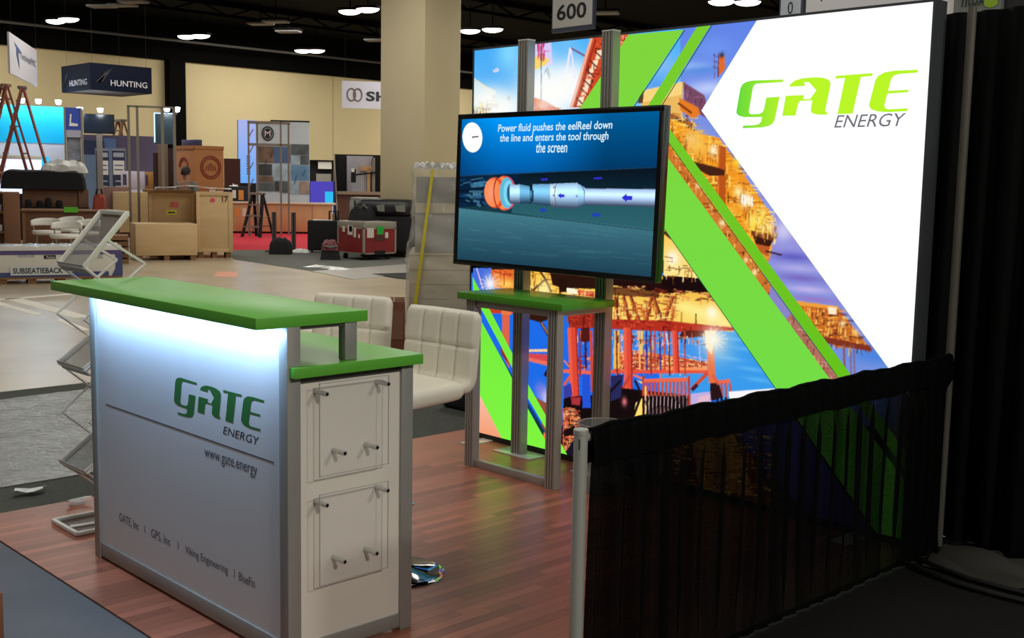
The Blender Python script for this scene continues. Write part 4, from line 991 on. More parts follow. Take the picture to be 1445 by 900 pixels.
# sheer black fabric
def fabric(key, see, col=(10, 10, 11)):
    m = bpy.data.materials.new(key); m.use_nodes = True; nt = m.node_tree
    b = nt.nodes['Principled BSDF']; o = nt.nodes['Material Output']
    b.inputs['Base Color'].default_value = rgb(*col); b.inputs['Roughness'].default_value = 0.75
    b.inputs['Specular IOR Level'].default_value = 0.08
    t = nt.nodes.new('ShaderNodeBsdfTransparent'); mx = nt.nodes.new('ShaderNodeMixShader')
    tc = nt.nodes.new('ShaderNodeTexCoord'); n = nt.nodes.new('ShaderNodeTexNoise'); n.inputs['Scale'].default_value = 420; n.inputs['Detail'].default_value = 1
    mr = nt.nodes.new('ShaderNodeMapRange'); mr.inputs[1].default_value = .3; mr.inputs[2].default_value = .7; mr.inputs[3].default_value = 1 - see * 2; mr.inputs[4].default_value = 1.0
    nt.links.new(tc.outputs['Object'], n.inputs['Vector']); nt.links.new(n.outputs['Fac'], mr.inputs[0])
    # bright and dim folds put in by noise that varies the see-through
    mp = nt.nodes.new('ShaderNodeMapping'); mp.inputs['Scale'].default_value = (0.0, 9.0, 0.25); n3 = nt.nodes.new('ShaderNodeTexNoise'); n3.inputs['Scale'].default_value = 1.0; n3.inputs['Detail'].default_value = 2
    nt.links.new(tc.outputs['Object'], mp.inputs['Vector']); nt.links.new(mp.outputs[0], n3.inputs['Vector'])
    m3 = nt.nodes.new('ShaderNodeMapRange'); m3.inputs[1].default_value = .35; m3.inputs[2].default_value = .68; m3.inputs[3].default_value = .15; m3.inputs[4].default_value = 2.4
    nt.links.new(n3.outputs['Fac'], m3.inputs[0])
    iv = nt.nodes.new('ShaderNodeMath'); iv.operation = 'SUBTRACT'; iv.inputs[0].default_value = 1.0; nt.links.new(mr.outputs[0], iv.inputs[1])
    ml = nt.nodes.new('ShaderNodeMath'); ml.operation = 'MULTIPLY'; nt.links.new(iv.outputs[0], ml.inputs[0]); nt.links.new(m3.outputs[0], ml.inputs[1])
    i2 = nt.nodes.new('ShaderNodeMath'); i2.operation = 'SUBTRACT'; i2.inputs[0].default_value = 1.0; i2.use_clamp = True; nt.links.new(ml.outputs[0], i2.inputs[1]); nt.links.new(i2.outputs[0], mx.inputs[0])
    nt.links.new(t.outputs[0], mx.inputs[1]); nt.links.new(b.outputs[0], mx.inputs[2]); nt.links.new(mx.outputs[0], o.inputs[0])
    return m
m_sheer = fabric('sheer_black_drape', 0.0125, (1.2, 1.2, 1.5)); m_opaque = fabric('thick_black_drape', 0.0, (1.2, 1.2, 1.5))
dr = thing('side_drape', 'low black pleated drape hanging from a rail along the booth side', 'drape', (DXP, (DY0 + DY1) / 2, 0))
MB().tube([(DXP, DY0, 0.862), (DXP, DY1, 0.862)], 0.016, 12).build('rail', m_pipe, dr, smooth=True)
rp = np.random.default_rng(9); pp = rp.uniform(0, 6.28, 8)
def pleat(y, z):
    return 0.016 * math.sin(y * 2 * math.pi / 0.105 + 0.8 * math.sin(y * 5.3 + pp[0]) + 0.25 * z) + 0.009 * math.sin(y * 2 * math.pi / 0.047 + pp[1] + z) + 0.01 * math.sin(y * 2 * math.pi / 0.61 + pp[2] + 1.5 * z)
def dtop(y): return 0.892 + 0.004 * math.sin(y * 17) + 0.002 * math.sin(y * 41 + 1)
Y0d, Y1d = DY0 + 0.025, DY1 - 0.01
def cloth(u, v):
    y = Y0d + (Y1d - Y0d) * u; z = 0.004 + (dtop(y) - 0.004) * v
    amp = 1.0 if z < 0.70 else max(0.05, 1 - (z - 0.70) / 0.10)
    return (DXP + 0.022 + pleat(y, z) * amp - (pleat(y, z) * .7 * max(0, 1 - z / .25)), y, z)
MB().grid(cloth, 520, 22).build('drape_cloth', m_sheer, dr, smooth=True, angle=180)
def hem(u, v):      # the rod pocket: a second thickness along the top, both sides of the rail
    y = Y0d + (Y1d - Y0d) * u
    a = v * 2 * math.pi * 0.5
    zt = dtop(y)
    return (DXP + 0.012 + 0.024 * math.cos(a) + pleat(y, .8) * 0.10, y, zt - 0.115 + 0.120 * math.sin(a))
MB().grid(hem, 300, 14).build('rod_pocket', m_opaque, dr, smooth=True, angle=180)
# tall black back drape of the neighbouring stand
bd = thing('back_drape', 'tall black back drape hanging to the floor right of the backlit wall', 'drape', (-0.1, 5.02, 0))
def bcloth(u, v):
    x = -2.62 + 5.1 * u; z = 0.01 + 2.41 * v
    f = 0.03 * math.sin(x * 2 * math.pi / 0.13 + math.sin(x * 4 + pp[3])) + 0.02 * math.sin(x * 2 * math.pi / 0.5 + pp[4] + z * .4)
    return (x, 5.05 + f * (1.05 - 0.5 * v), z)
m_bdr = mat('black_velour', (2, 2, 3), rough=0.6, spec=0.10)
MB().grid(bcloth, 420, 24).build('drape_cloth', m_bdr, bd, smooth=True, angle=180)
MB().tube([(-2.7, 5.125, 2.36), (2.5, 5.125, 2.36)], 0.018, 10).build('rail', m_pipe, bd, smooth=True)
# rumpled sheeting and cables at the foot of the upright
def rump(u, v):
    x = -2.20 + 1.2 * u; y = 4.62 + 0.36 * v
    z = 0.006 + 0.035 * (math.sin(u * 11 + v * 5) * math.sin(v * 6.5 + u * 3)) ** 2 + 0.05 * math.exp(-((v - .6 + u * .5) / .16) ** 2)
    return (x, y, z)
tag(MB().grid(rump, 60, 24).build('floor_sheet', mat('grey_brown_sheet', (50, 48, 43), rough=0.7), smooth=True), 'rumpled grey sheet at the foot of the tall pipe upright', 'sheet')
for off, dzz, lab in ((0.0, 0.0, 'upper black cable curving along the floor by the pipe upright'), (-0.10, 0.0, 'lower black cable curving along the floor by the pipe upright')):
    pts = [(-2.36, 4.80 + off * .3, 0.012)] + [(-2.30 + 0.16 * k, 4.70 + off - 0.05 * math.sin(k * .9) - 0.03 * k, 0.014) for k in range(12)]
    tag(MB().tube(pts, 0.011, 8).build('cable', mat('black_rubber', (10, 10, 10), rough=0.5), smooth=True), lab, 'cable')

bk = G(672, 573, 0)
o = MB().box(bk.x - .16, bk.x + .16, bk.y - .2, bk.y + .2, -.003, .16).build('small_black_case', mat('black_case_cloth', (14, 14, 15), rough=.7), bevel=.03, seg=3)
tag(o, 'small black case on the dark carpet behind the nearer stool', 'case')

cb = G(7, 915, 0)
cbx = thing('brown_carton', 'brown carton cut off by the lower left border of the view', 'carton', (cb.x - .2, cb.y - .2, -.002))
MB().box(cb.x - .45, cb.x, cb.y - .5, cb.y, -.002, .20).build('body', mat('red_brown_card', (126, 76, 52), rough=.8, var=.06), cbx, bevel=.004)
MB().box(cb.x - .25, cb.x - .19, cb.y - .5, cb.y + .001, .20, .2015).build('tape', mat('packing_tape', (160, 120, 80), rough=.4), cbx)
# ================================================================== things out in the hall
def hz(x): return 246.4 + 0.0186 * x
def at_depth(px, py, D):
    d = sight(px, py); t = D / (d.dot(_f)); return Vector((d.x * t, d.y * t, CAM_H + d.z * t))
def depth_of(px, yb): return (G(px, yb, FZ) - Vector((0, 0, CAM_H))).dot(_f)
def facing(name, label, cat, xl, xr, yb, ytop, turn=0.0, group=None, base=FZ):
    """root for a thing that faces the viewer more or less square on; returns root, width, height"""
    O = G(xl, yb, base); th = YAW + math.radians(turn) + math.atan2((xl + xr) / 2 - 722.5, FPX) * -1.0
    r = Vector((math.cos(th), math.sin(th), 0)); d = sight(xr, yb)
    # meet of the right-hand sight line with the front line
    det = r.x * -d.y - r.y * -d.x
    t = (-O.x * -d.y + O.y * -d.x) / det
    h = CAM_H + sight((xl + xr) / 2, ytop).z / Vector((sight((xl + xr) / 2, yb).x, sight((xl + xr) / 2, yb).y)).length * Vector((O.x, O.y)).length - base
    root = thing(name, label, cat, O, group); root.rotation_euler = (0, 0, th)
    return root, abs(t), h
def corner_box(xc, yb, xl, xr, ytop, base=FZ):
    """extent of a box set square to the booths, nearest corner seen at xc"""
    C = G(xc, yb, base); dl = sight(xl, yb); dr = sight(xr, yb); dc = sight(xc, ytop)
    return dl.x * C.y / dl.y, C.x, C.y, dr.y * C.x / dr.x, CAM_H + dc.z * C.y / dc.y
def L(mb, name, m, parent, **k): return mb.build(name, m, parent, local=True, **k)
m_ply = mat('plywood', (182, 148, 102), rough=0.7, var=0.10, scale=2.0, stretch=(0.5, 0.5, 5), rand=0.06)
m_ply2 = mat('pale_plywood', (208, 178, 132), rough=0.7, var=0.08, scale=2.0, stretch=(0.5, 0.5, 5))
m_ply3 = mat('dark_plywood', (136, 98, 62), rough=0.75, var=0.12, scale=2.0, stretch=(0.5, 0.5, 5))
m_brown = mat('brown_cabinet_wood', (112, 74, 48), rough=0.6, var=0.14, scale=2.0, stretch=(3, 3, .5))
m_oak = mat('orange_oak', (204, 154, 110), rough=0.5, var=0.10, scale=1.5, stretch=(2, 2, .4))
m_dkb = mat('matt_black_cloth', (16, 17, 20), rough=0.85)
m_blk = mat('black_steel', (26, 26, 26)); m_rub = mat('black_rubber', (10, 10, 10))
m_wht = mat('white_plastic', (232, 230, 222), rough=0.4)
m_galv = mat('grey_steel_tube', (140, 132, 120), rough=0.5, metal=0.4)
def lt(name, s, x0, z0, w, h, m, parent, y=-0.004, shear=0.0, bold=0.0):
    """lettering in a placed thing's own frame, on its front"""
    vs, fs = text_polys(s, shear, bold)
    xs = [p[0] for p in vs]; ys = [p[1] for p in vs]; a, b, c, d = min(xs), max(xs), min(ys), max(ys)
    mb = MB(); mb.add([(x0 + (p[0] - a) / (b - a) * w, y, z0 + (p[1] - c) / (d - c) * h) for p in vs], fs)
    me = bpy.data.meshes.new(name); me.from_pydata(mb.v, [], mb.f); me.materials.append(m)
    o = bpy.data.objects.new(name, me); COL.objects.link(o); o.parent = parent; return o
def casters(root, w, dp, h=0.10, r=0.05):
    for (x, y) in ((0.1, 0.1), (w - 0.1, 0.1), (0.1, dp - 0.1), (w - 0.1, dp - 0.1)):
        L(MB().tube([(x - .02, y, r), (x + .02, y, r)], r, 12), 'caster', m_rub, root, smooth=True)
        L(MB().box(x - .03, x + .03, y - .03, y + .03, r * 1.2, h), 'caster_bracket', m_blk, root)
def crate(name, label, xl, xr, yb, ytop, dp, m, turn=0, lid=True, battens=True, skids=0.0, group=None):
    root, w, h = facing(name, label, 'crate', xl, xr, yb, ytop, turn, group)
    z0 = skids
    L(MB().box(0, w, 0, dp, z0, h), 'body', m, root, bevel=0.006)
    if battens:
        t = 0.018; b = 0.07
        for (x0, x1, za, zb) in ((0, b, z0, h), (w - b, w, z0, h), (b, w - b, z0, z0 + b), (b, w - b, h - b, h)):
            L(MB().box(x0, x1, -t, 0, za, zb), 'batten', m, root, bevel=0.003)
        for (y0, y1, za, zb) in ((0, b, z0, h), (dp - b, dp, z0, h), (b, dp - b, z0, z0 + b), (b, dp - b, h - b, h)):
            L(MB().box(w, w + t, y0, y1, za, zb), 'batten', m, root, bevel=0.003)
    if skids:
        for x in (0.03, w / 2 - .05, w - .13): L(MB().box(x, x + .10, 0.02, dp - .02, 0, skids), 'skid', m_ply3, root)
    return root, w, h

# ------------------------------------------------------------------ ceiling lamps
m_lens = glow('lamp_lens', (255, 250, 238), 5.0, sampled=False); m_dim = mat('unlit_diffuser', (110, 108, 104), rough=0.6)
lamp0 = thing('high_bay_lamp', 'x', 'ceiling lamp', (0, 0, 0), 'lit high bay lamps under the black ceiling')
L(MB().grid(lambda u, v: (0.34 * math.cos(2 * math.pi * u) * math.sin(math.pi * (.5 + v / 2)), 0.22 * math.sin(2 * math.pi * u) * math.sin(math.pi * (.5 + v / 2)), 0.11 * math.cos(math.pi * (.5 + v / 2))), 24, 8), 'lens', m_lens, lamp0, smooth=True)
L(MB().box(-.33, .33, -.17, .17, .0, .09), 'housing', m_black, lamp0, bevel=.03); L(MB().tube([(0, 0, .09), (0, 0, .78)], .02, 6), 'hanger', m_black, lamp0)
LAMPS = [(79, 29, 'left of the first bright pair, above the white hanging banner'), (97, 26.5, 'right of the first bright pair, above the white hanging banner'), (173, 64, 'left of the pair above the dark blue hanging box'), (195, 62, 'right of the pair above the dark blue hanging box'),
         (264, 51, 'left of the pair high above the tall wooden crate'), (283, 50, 'right of the pair high above the tall wooden crate'), (331, 81, 'left of the pair close to the soffit above the picture wall'), (352, 79, 'right of the pair close to the soffit above the picture wall'),
         (428, 71, 'left of the pair right of the picture wall'), (446, 71, 'right of the pair right of the picture wall'), (467, 97, 'left of the lowest pair, above the white hanging sign'), (490, 96, 'right of the lowest pair, above the white hanging sign'),
         (494, 15.5, 'left of the pair beside the column near the top of the view'), (519, 12.5, 'right of the pair beside the column near the top of the view'), (663, 43, 'left of the pair between column and backlit wall'), (695, 41, 'right of the pair between column and backlit wall'),
         (1018, 2, 'left of the pair above the backlit wall'), (1055, 2.5, 'right of the pair above the backlit wall'), (803, 0.5, 'lone lamp above the hanging number sign')]
for i, (px, py, where) in enumerate(LAMPS):
    p = G(px, py, 6.42)
    lab = 'lit oval lamp, ' + where
    if i == 0: lamp0.location = p; lamp0.rotation_euler = (0, 0, YAW - 0.25); lamp0['label'] = lab
    else: copy_tree(lamp0, p, YAW - 0.25, lab)
dim0 = None
for i, (px, py, where) in enumerate(((188, 4, 'upper of two beside the first bright pair'), (173, 9, 'lower of two beside the first bright pair'), (144, 10.5, 'faintest of those beside the first bright pair'), (389, 32, 'upper right of the two above the picture wall'), (368, 35, 'lower left of the two above the picture wall'), (407, 46, 'darkest one above the picture wall'), (531, 58, 'touching the column edge'), (854, 20, 'right of the hanging number sign'))):
    p = G(px, py, 6.5)
    lab = 'unlit grey ceiling lamp, ' + where
    if dim0 is None:
        dim0 = thing('unlit_lamp', lab, 'ceiling lamp', p, 'unlit lamps under the black ceiling'); dim0.rotation_euler = (0, 0, YAW - 0.2)
        L(MB().box(-.40, .40, -.22, .22, 0.0, 0.07), 'diffuser', m_dim, dim0, bevel=0.03); L(MB().box(-.42, .42, -.24, .24, .07, .12), 'housing', m_black, dim0)
        L(MB().tube([(0, 0, .16), (0, 0, .70)], .02, 6), 'hanger', m_black, dim0)
    else: copy_tree(dim0, p, YAW - 0.2, lab)

# ------------------------------------------------------------------ hanging signs
def wires(root, pts, top=7.2):
    for p in pts: MB().tube([p, (p[0], p[1], top)], 0.0025, 5).build('hanging_wire', mat('grey_wire', (40, 40, 40), rough=0.8), root)
# white banner, upper left
a = at_depth(13.5, 74, 25.0); dv = sight(318, 252); dv = Vector((dv.x, dv.y, 0)).normalized()
d2 = sight(52.5, 96); det = dv.x * -d2.y + dv.y * d2.x; t = (-a.x * -d2.y - a.y * d2.x) / det
b = a + dv * t
ztop = at_depth(12, 45, 25.0).z; zbot = at_depth(15, 103, 25.0).z
bn = thing('hanging_banner', 'white hanging banner with a blue mark at the far upper left', 'banner', (a.x, a.y, zbot))
nv = Vector((-dv.y, dv.x, 0)) * 0.04
MB().prism([(a.x, a.y, zbot), (b.x, b.y, zbot), (b.x, b.y, ztop), (a.x, a.y, ztop)], nv).build('panel', mat('white_banner', (206, 206, 214), rough=0.7), bn)
fr3 = -nv.normalized() * 0.01
Lw = (b - a).length; H3 = ztop - zbot
def onb(u, v): return a + dv * (Lw * u) + fr3 + Vector((0, 0, zbot - a.z + H3 * v))
MB().poly([onb(.14, .84), onb(.36, .70), onb(.34, .62), onb(.28, .66), onb(.31, .20), onb(.22, .56), onb(.22, .72)]).build('printed_mark', mat('banner_blue', (60, 92, 150), rough=0.6), bn)
lettering('printed_lettering', 'TechnipFMC', onb(.34, .46), tuple(dv), (0, 0, 1), Lw * .60, H3 * .22, mat('banner_navy', (70, 72, 96), rough=0.6), bn)
wires(bn, [onb(.05, 1), onb(.95, 1)])
# dark blue four-sided box sign
NC = at_depth(126.8, 88, 29.0); zb4 = at_depth(127.3, 126, 29.0).z; zt4 = NC.z
dl = sight(86.5, 100); dr_ = sight(214, 110)
hx0, hx1, hy0, hy1 = dl.x * NC.y / dl.y, NC.x, NC.y, dr_.y * NC.x / dr_.x
hb = thing('hanging_box_sign', 'dark blue four-sided hanging box sign lettered in white on two faces', 'sign', ((hx0 + hx1) / 2, (hy0 + hy1) / 2, zb4))
m_navy = mat('navy_fabric', (15, 24, 44), rough=0.8, spec=.2)
for (x0, x1, y0, y1) in ((hx0, hx1, hy0, hy0 + .04), (hx0, hx1, hy1 - .04, hy1), (hx0, hx0 + .04, hy0 + .04, hy1 - .04), (hx1 - .04, hx1, hy0 + .04, hy1 - .04)):
    MB().box(x0, x1, y0, y1, zb4, zt4).build('fabric_side', m_navy, hb)
MB().box(hx0 + .04, hx1 - .04, hy0 + .04, hy1 - .04, zb4 + .01, zb4 + .03).build('underside', mat('dark_underside', (70, 64, 58), rough=0.8), hb)
m_wink = mat('white_ink', (225, 226, 232), rough=0.6); m_gink = mat('dull_gold_ink', (70, 66, 66), rough=0.6)
hw, hl, hh = hx1 - hx0, hy1 - hy0, zt4 - zb4
lettering('printed_lettering', 'HUNTING', (hx0 + hw * .30, hy0 - .012, zb4 + hh * .20), (1, 0, 0), (0, 0, 1), hw * .60, hh * .22, m_wink, hb, bold=.004)
lettering('printed_lettering', 'HUNTING', (hx1 + .012, hy0 + hl * .32, zb4 + hh * .20), (0, 1, 0), (0, 0, 1), hl * .60, hh * .22, m_wink, hb, bold=.004)
def bird(o, u, s):
    o = Vector(o); u = Vector(u)
    for k in range(3):
        pts = [(.0, .0), (.25, .02), (.5 + .1 * k, .5 + .15 * k), (.62 + .12 * k, .85 + .1 * k), (.45 + .08 * k, .55 + .1 * k), (.2, .2)]
        MB().poly([o + u * (x * s + k * s * .06) + Vector((0, 0, z * s * .8)) for x, z in pts]).build('printed_wing', m_gink, hb)
bird((hx1 + .013, hy0 + hl * .08, zb4 + hh * .30), (0, 1, 0), hh * .7); bird((hx0 + hw * .06, hy0 - .013, zb4 + hh * .30), (1, 0, 0), hh * .6)
wires(hb, [(hx0 + .1, hy0 + .1, zt4), (hx1 - .1, hy0 + .1, zt4), (hx0 + .1, hy1 - .1, zt4), (hx1 - .1, hy1 - .1, zt4)])
# white sign half behind the column
s0 = at_depth(482.5, 133, 36.0); sh, w6, h6 = thing('hanging_sign', 'white hanging sign with a chain link mark, cut off by the column', 'sign', s0), 0, 0
zt6 = at_depth(482.5, 114, 36.0).z; zb6 = at_depth(482.5, 152, 36.0).z; H6 = zt6 - zb6
rd = Vector((math.cos(YAW + .20), math.sin(YAW + .20), 0)); W6 = 2.5
MB().prism([s0 + Vector((0, 0, zb6 - s0.z)), s0 + rd * W6 + Vector((0, 0, zb6 - s0.z)), s0 + rd * W6 + Vector((0, 0, zt6 - s0.z)), s0 + Vector((0, 0, zt6 - s0.z))], (-rd.y * .05, rd.x * .05, 0)).build('panel', mat('pale_lilac_sign', (196, 196, 210), rough=0.7), sh)
nf = Vector((rd.y, -rd.x, 0)) * .012
def ons(u, v): return s0 + rd * u + nf + Vector((0, 0, zb6 - s0.z + v))
for cx in (.30, .50):
    MB().tube([ons(cx + .13 * math.cos(k * math.pi / 12), H6 * .5 + .19 * math.sin(k * math.pi / 12)) for k in range(24)], .022, 6, closed=True).build('printed_ring', mat('brown_ink', (110, 96, 90), rough=0.6), sh)
lettering('printed_lettering', 'SH', ons(.76, H6 * .28), tuple(rd), (0, 0, 1), .72, H6 * .36, mat('near_black_ink', (34, 34, 44), rough=0.6), sh, bold=.03)
wires(sh, [ons(.1, H6), ons(2.4, H6)])
# number sign hung over the aisle
q0 = onY(778, 47, 9.0); q1 = onY(837.5, 41, 9.0); zq = q0.z
ns = thing('hanging_number_sign', 'blue framed hanging aisle sign reading 600', 'sign', (q0.x, 9.0, zq))
hq = 0.40; wq = q1.x - q0.x; fb = 0.035
MB().box(q0.x, q1.x, 9.0, 9.04, zq, zq + hq).build('frame', mat('slate_blue_frame', (78, 84, 110), rough=0.6), ns, bevel=.004)
MB().box(q0.x + fb * .6, q1.x - fb * .6, 8.992, 9.0, zq + fb * 1.3, zq + hq - fb).build('face', mat('pale_grey_sign', (225, 225, 222), rough=0.6), ns, bevel=.003)
lettering('number_lettering', '600', (q0.x + wq * .14, 8.989, zq + hq * .30), (1, 0, 0), (0, 0, 1), wq * .70, hq * .42, mat('charcoal_ink', (44, 44, 48), rough=0.6), ns, bold=.02)
wires(ns, [(q0.x + .05, 9.02, zq + hq), (q1.x - .05, 9.02, zq + hq)])
# second aisle sign, only its lowest digit shows above the wall
r0 = onY(1099, 23, 7.2); r1 = onY(1133, 20, 7.2)
n2 = thing('hanging_number_sign', 'narrow blue framed hanging sign with a 0 just above the backlit wall', 'sign', (r0.x, 7.2, r0.z - .06))
zr = r0.z - .06
MB().box(r0.x, r1.x, 7.2, 7.24, zr, zr + .9).build('frame', mat('slate_blue_frame', (78, 84, 110)), n2, bevel=.004)
MB().box(r0.x + .018, r1.x - .018, 7.192, 7.2, zr + .02, zr + .88).build('face', mat('pale_blue_sign', (206, 216, 228), rough=0.6), n2)
zo = onY(1115, 20, 7.2).z
lettering('number_lettering', '0', ((r0.x + r1.x) / 2 - .022, 7.189, zo), (1, 0, 0), (0, 0, 1), .044, .085, mat('charcoal_ink', (44, 44, 48)), n2)
wires(n2, [(r0.x + .03, 7.22, zr + .9), (r1.x - .03, 7.22, zr + .9)])
# pale fascia board of the stand behind, over the wall top
f0 = onY(1136, 30, 6.6); f1 = onY(1336, 30, 6.6); fz = onY(1320, 30, 6.6).z
fb2 = thing('fascia_board', 'pale grey fascia board of the stand behind, above the white field', 'fascia', (f0.x, 6.6, fz))
MB().box(f0.x, f1.x, 6.6, 6.68, fz, fz + .75).build('board', mat('pale_grey_board', (240, 240, 244), rough=0.6), fb2, bevel=.004)
for x in (f0.x + .08, f1.x - .08): MB().box(x - .03, x + .03, 6.61, 6.67, FZ, fz).build('support_post', m_galv, fb2)
zz8 = onY(1160, 0, 6.6).z
MB().poly([(onY(1154, 0, 6.6).x, 6.598, zz8 + .05), (onY(1168, 0, 6.6).x, 6.598, zz8 + .05), (onY(1159, 4, 6.6).x, 6.598, zz8 - .012)]).build('printed_mark', mat('charcoal_ink', (44, 44, 48)), fb2)
k0 = onY(1340, 20, 8.4); k1 = onY(1412, 12, 8.4); 
ks2 = thing('lettered_sign_board', 'grey sign board with a green leaf showing above the black drape', 'sign', (k0.x, 8.4, k0.z - .05))
zk = k0.z - .05
MB().box(k0.x - .4, k1.x, 8.4, 8.46, zk, zk + .8).build('board', mat('mid_grey_board', (128, 134, 132), rough=0.6), ks2, bevel=.004)
for x in (k0.x - .3, k1.x - .06): MB().box(x - .03, x + .03, 8.41, 8.45, FZ, zk).build('support_post', m_galv, ks2)
zl = onY(1385, 8, 8.4).z
lettering('printed_lettering', 'ntox', (onY(1357, 8, 8.4).x, 8.394, zl), (1, 0, 0), (0, 0, 1), onY(1390, 8, 8.4).x - onY(1357, 8, 8.4).x, .12, mat('dark_green_lettering', (50, 62, 58), rough=0.6), ks2, bold=.02)
lc = onY(1399, 2, 8.4)
MB().poly([(lc.x + .05 * math.cos(k * .52) * (1.2 if k % 2 else 1), 8.392, lc.z + .045 * math.sin(k * .52)) for k in range(12)]).build('printed_leaf', mat('leaf_green', (150, 190, 40), rough=0.6), ks2)
MB().box(k1.x - .02, k1.x + .9, 8.46, 8.5, zk, zk + .8).build('side_board', mat('dark_board', (36, 36, 36), rough=0.7), ks2)

# ------------------------------------------------------------------ long white and purple carton on a pallet
bxr, w, h = facing('display_carton', 'long white carton with purple borders lying on a pallet at far left', 'carton', -46, 173, 402, 348, turn=3)
m_card = mat('white_card', (226, 222, 212), rough=0.6, var=0.03, scale=3); m_purp = mat('purple_print', (92, 78, 132), rough=0.6); m_pblu = mat('blue_print', (70, 80, 130), rough=0.6)
D_ = 0.7; p0 = 0.10
L(MB().box(0, w, 0, D_, p0, h), 'carton_body', m_card, bxr, bevel=.006)
t = .005; hh = h - p0
L(MB().box(0, w + .002, -t, 0, h - hh * .26, h - hh * .12), 'printed_band', m_purp, bxr)
L(MB().box(0, w - .2, -t, 0, p0, p0 + hh * .16), 'printed_band', m_pblu, bxr)
L(MB().prism([(w - .16, 0, p0 + .0), (w, 0, p0), (w, 0, h - hh * .26), (w - .10, 0, h - hh * .26), (w - .10, 0, p0 + .12)], (0, -t, 0)), 'printed_corner', m_pblu, bxr)
L(MB().box(w, w + t, 0, D_, p0, h), 'printed_end', m_pblu, bxr)
k = w / 219.0
def cx(px): return (px + 46) * k
sgn = L(MB().box(cx(13), cx(95), -.02, -t, p0 + .03, p0 + .03 + 14 * k), 'lettered_plate', mat('pale_plate', (214, 220, 220), rough=0.5), bxr)
lt('lettering', 'SUBSEATIEBACK', cx(16.5), p0 + .03 + 2.6 * k, 70 * k, 8.5 * k, mat('near_black_ink', (34, 34, 44)), bxr, y=-.023, bold=.02)
lt('lettering', 'HUNTER', cx(24), p0 + .03 + 27 * k, 23 * k, 4.2 * k, mat('faded_blue_ink', (120, 130, 146), rough=0.6), bxr, y=-.006)
L(MB().box(cx(60), cx(77), -.007, 0, p0 + .03 + 24.5 * k, p0 + .03 + 30 * k), 'printed_block', mat('near_black_ink', (34, 34, 44)), bxr)
lt('lettering', 'Parker', cx(64), p0 + .03 + 25 * k, 12 * k, 4 * k, m_wht, bxr, y=-.0085)
lt('lettering', 'ORS', cx(136), p0 + .03 + 24 * k, 9 * k, 6 * k, mat('faded_blue_ink', (120, 130, 146)), bxr, y=-.006)
for x in np.linspace(.0, w - .12, 6): L(MB().box(x, x + .12, 0, D_, 0, p0 - .03), 'pallet_block', m_ply3, bxr)
L(MB().box(0, w, -.02, D_, p0 - .03, p0), 'pallet_deck', m_ply3, bxr)
r9 = np.random.default_rng(12)
L(MB().grid(lambda u, v: (w * u, -.004 + (D_ + .008) * v, h + .004 + .018 * abs(math.sin(u * 43 + v * 9)) * abs(math.sin(u * 17 + 2 + v * 5))), 80, 8), 'plastic_wrap', clear_film('crinkled_film', (235, 235, 240), .55, .15), bxr, smooth=True)

# ------------------------------------------------------------------ white bar chairs behind that carton
def bar_chair():
    r = thing('white_chair', 'x', 'chair', (0, 0, 0), 'white curved-back chairs behind the long carton')
    L(MB().lathe([(0, .62), (.20, .62), (.225, .66), (.215, .70), (.0, .715)], (0, 0, 0), 20), 'seat', m_wht, r, smooth=True)
    def back(u, v):
        a = math.radians(200 + 140 * u); rr_ = .255
        return (rr_ * math.cos(a), -rr_ * math.sin(a) - .02, .80 + .16 * v * (1 - .35 * abs(2 * u - 1) ** 2))
    mb = MB().grid(back, 18, 3); o = L(mb, 'backrest', m_wht, r, smooth=True); md = o.modifiers.new('thickness', 'SOLIDIFY'); md.thickness = .022
    for a in (215, 325):
        x, y = .25 * math.cos(math.radians(a)), -.25 * math.sin(math.radians(a)) - .02
        L(MB().tube([(x, y, .84), (x * .9, y * .7, .66)], .012, 6), 'back_support', m_galv, r)
    for (x, y) in ((-.16, -.16), (.16, -.16), (-.16, .16), (.16, .16)):
        L(MB().tube([(x * .8, y * .8, .64), (x * 1.2, y * 1.2, 0)], .013, 6), 'leg', m_galv, r)
    L(MB().tube([(.18 * math.cos(k * math.pi / 8), .18 * math.sin(k * math.pi / 8), .22) for k in range(16)], .010, 6, closed=True), 'foot_ring', m_galv, r)
    return r
bc = bar_chair()
for i, (px, yb, sc, lab) in enumerate(((67, 372, 1, 'white curved-back chair at the left of the group behind the long carton'), (93, 380, 1, 'front white curved-back chair of the group behind the long carton'), (98, 366, 1, 'rearmost white curved-back chair of the group behind the long carton'), (121, 373, 1, 'white curved-back chair at the right of the group behind the long carton'))):
    o = bc if i == 0 else copy_tree(bc)
    o.location = G(px, yb, FZ); o.rotation_euler = (0, 0, YAW + math.radians((20, 2, -10, -20)[i])); o['label'] = lab
    o.scale = (1.15, 1.15, .88)

# ------------------------------------------------------------------ brown cabinets at far left
r1_, w, h = facing('wooden_counter', 'brown wooden counter with a lime notice behind the white chairs', 'counter', 33, 170, 361, 296, turn=0); hct = h
L(MB().box(0, w, 0, .9, 0, h - .04), 'body', m_brown, r1_, bevel=.01); L(MB().box(-.03, w + .03, -.05, .95, h - .04, h), 'worktop', mat('worn_wood_top', (128, 90, 60), rough=0.6), r1_, bevel=.006)
kk = w / 137.0
L(MB().box(0, .06, -.012, 0, 0, h - .04), 'edge_strip', m_ply3, r1_)
L(MB().box(58 * kk, 78 * kk, -.07, -.052, h - .05, h + .06), 'green_notice', mat('lime_notice', (96, 190, 40), rough=0.6), r1_)
r2_, w2, h2 = facing('wooden_cabinet', 'brown open-shelf cabinet carrying the black covered bundle', 'cabinet', 34, 127, 355, 267)
L(MB().box(0, w2, .04, .7, 0, h2), 'body', m_brown, r2_, bevel=.01)
L(MB().box(0, w2, -.25, .04, h2 - .42, h2 - .38), 'shelf', m_dkb, r2_)
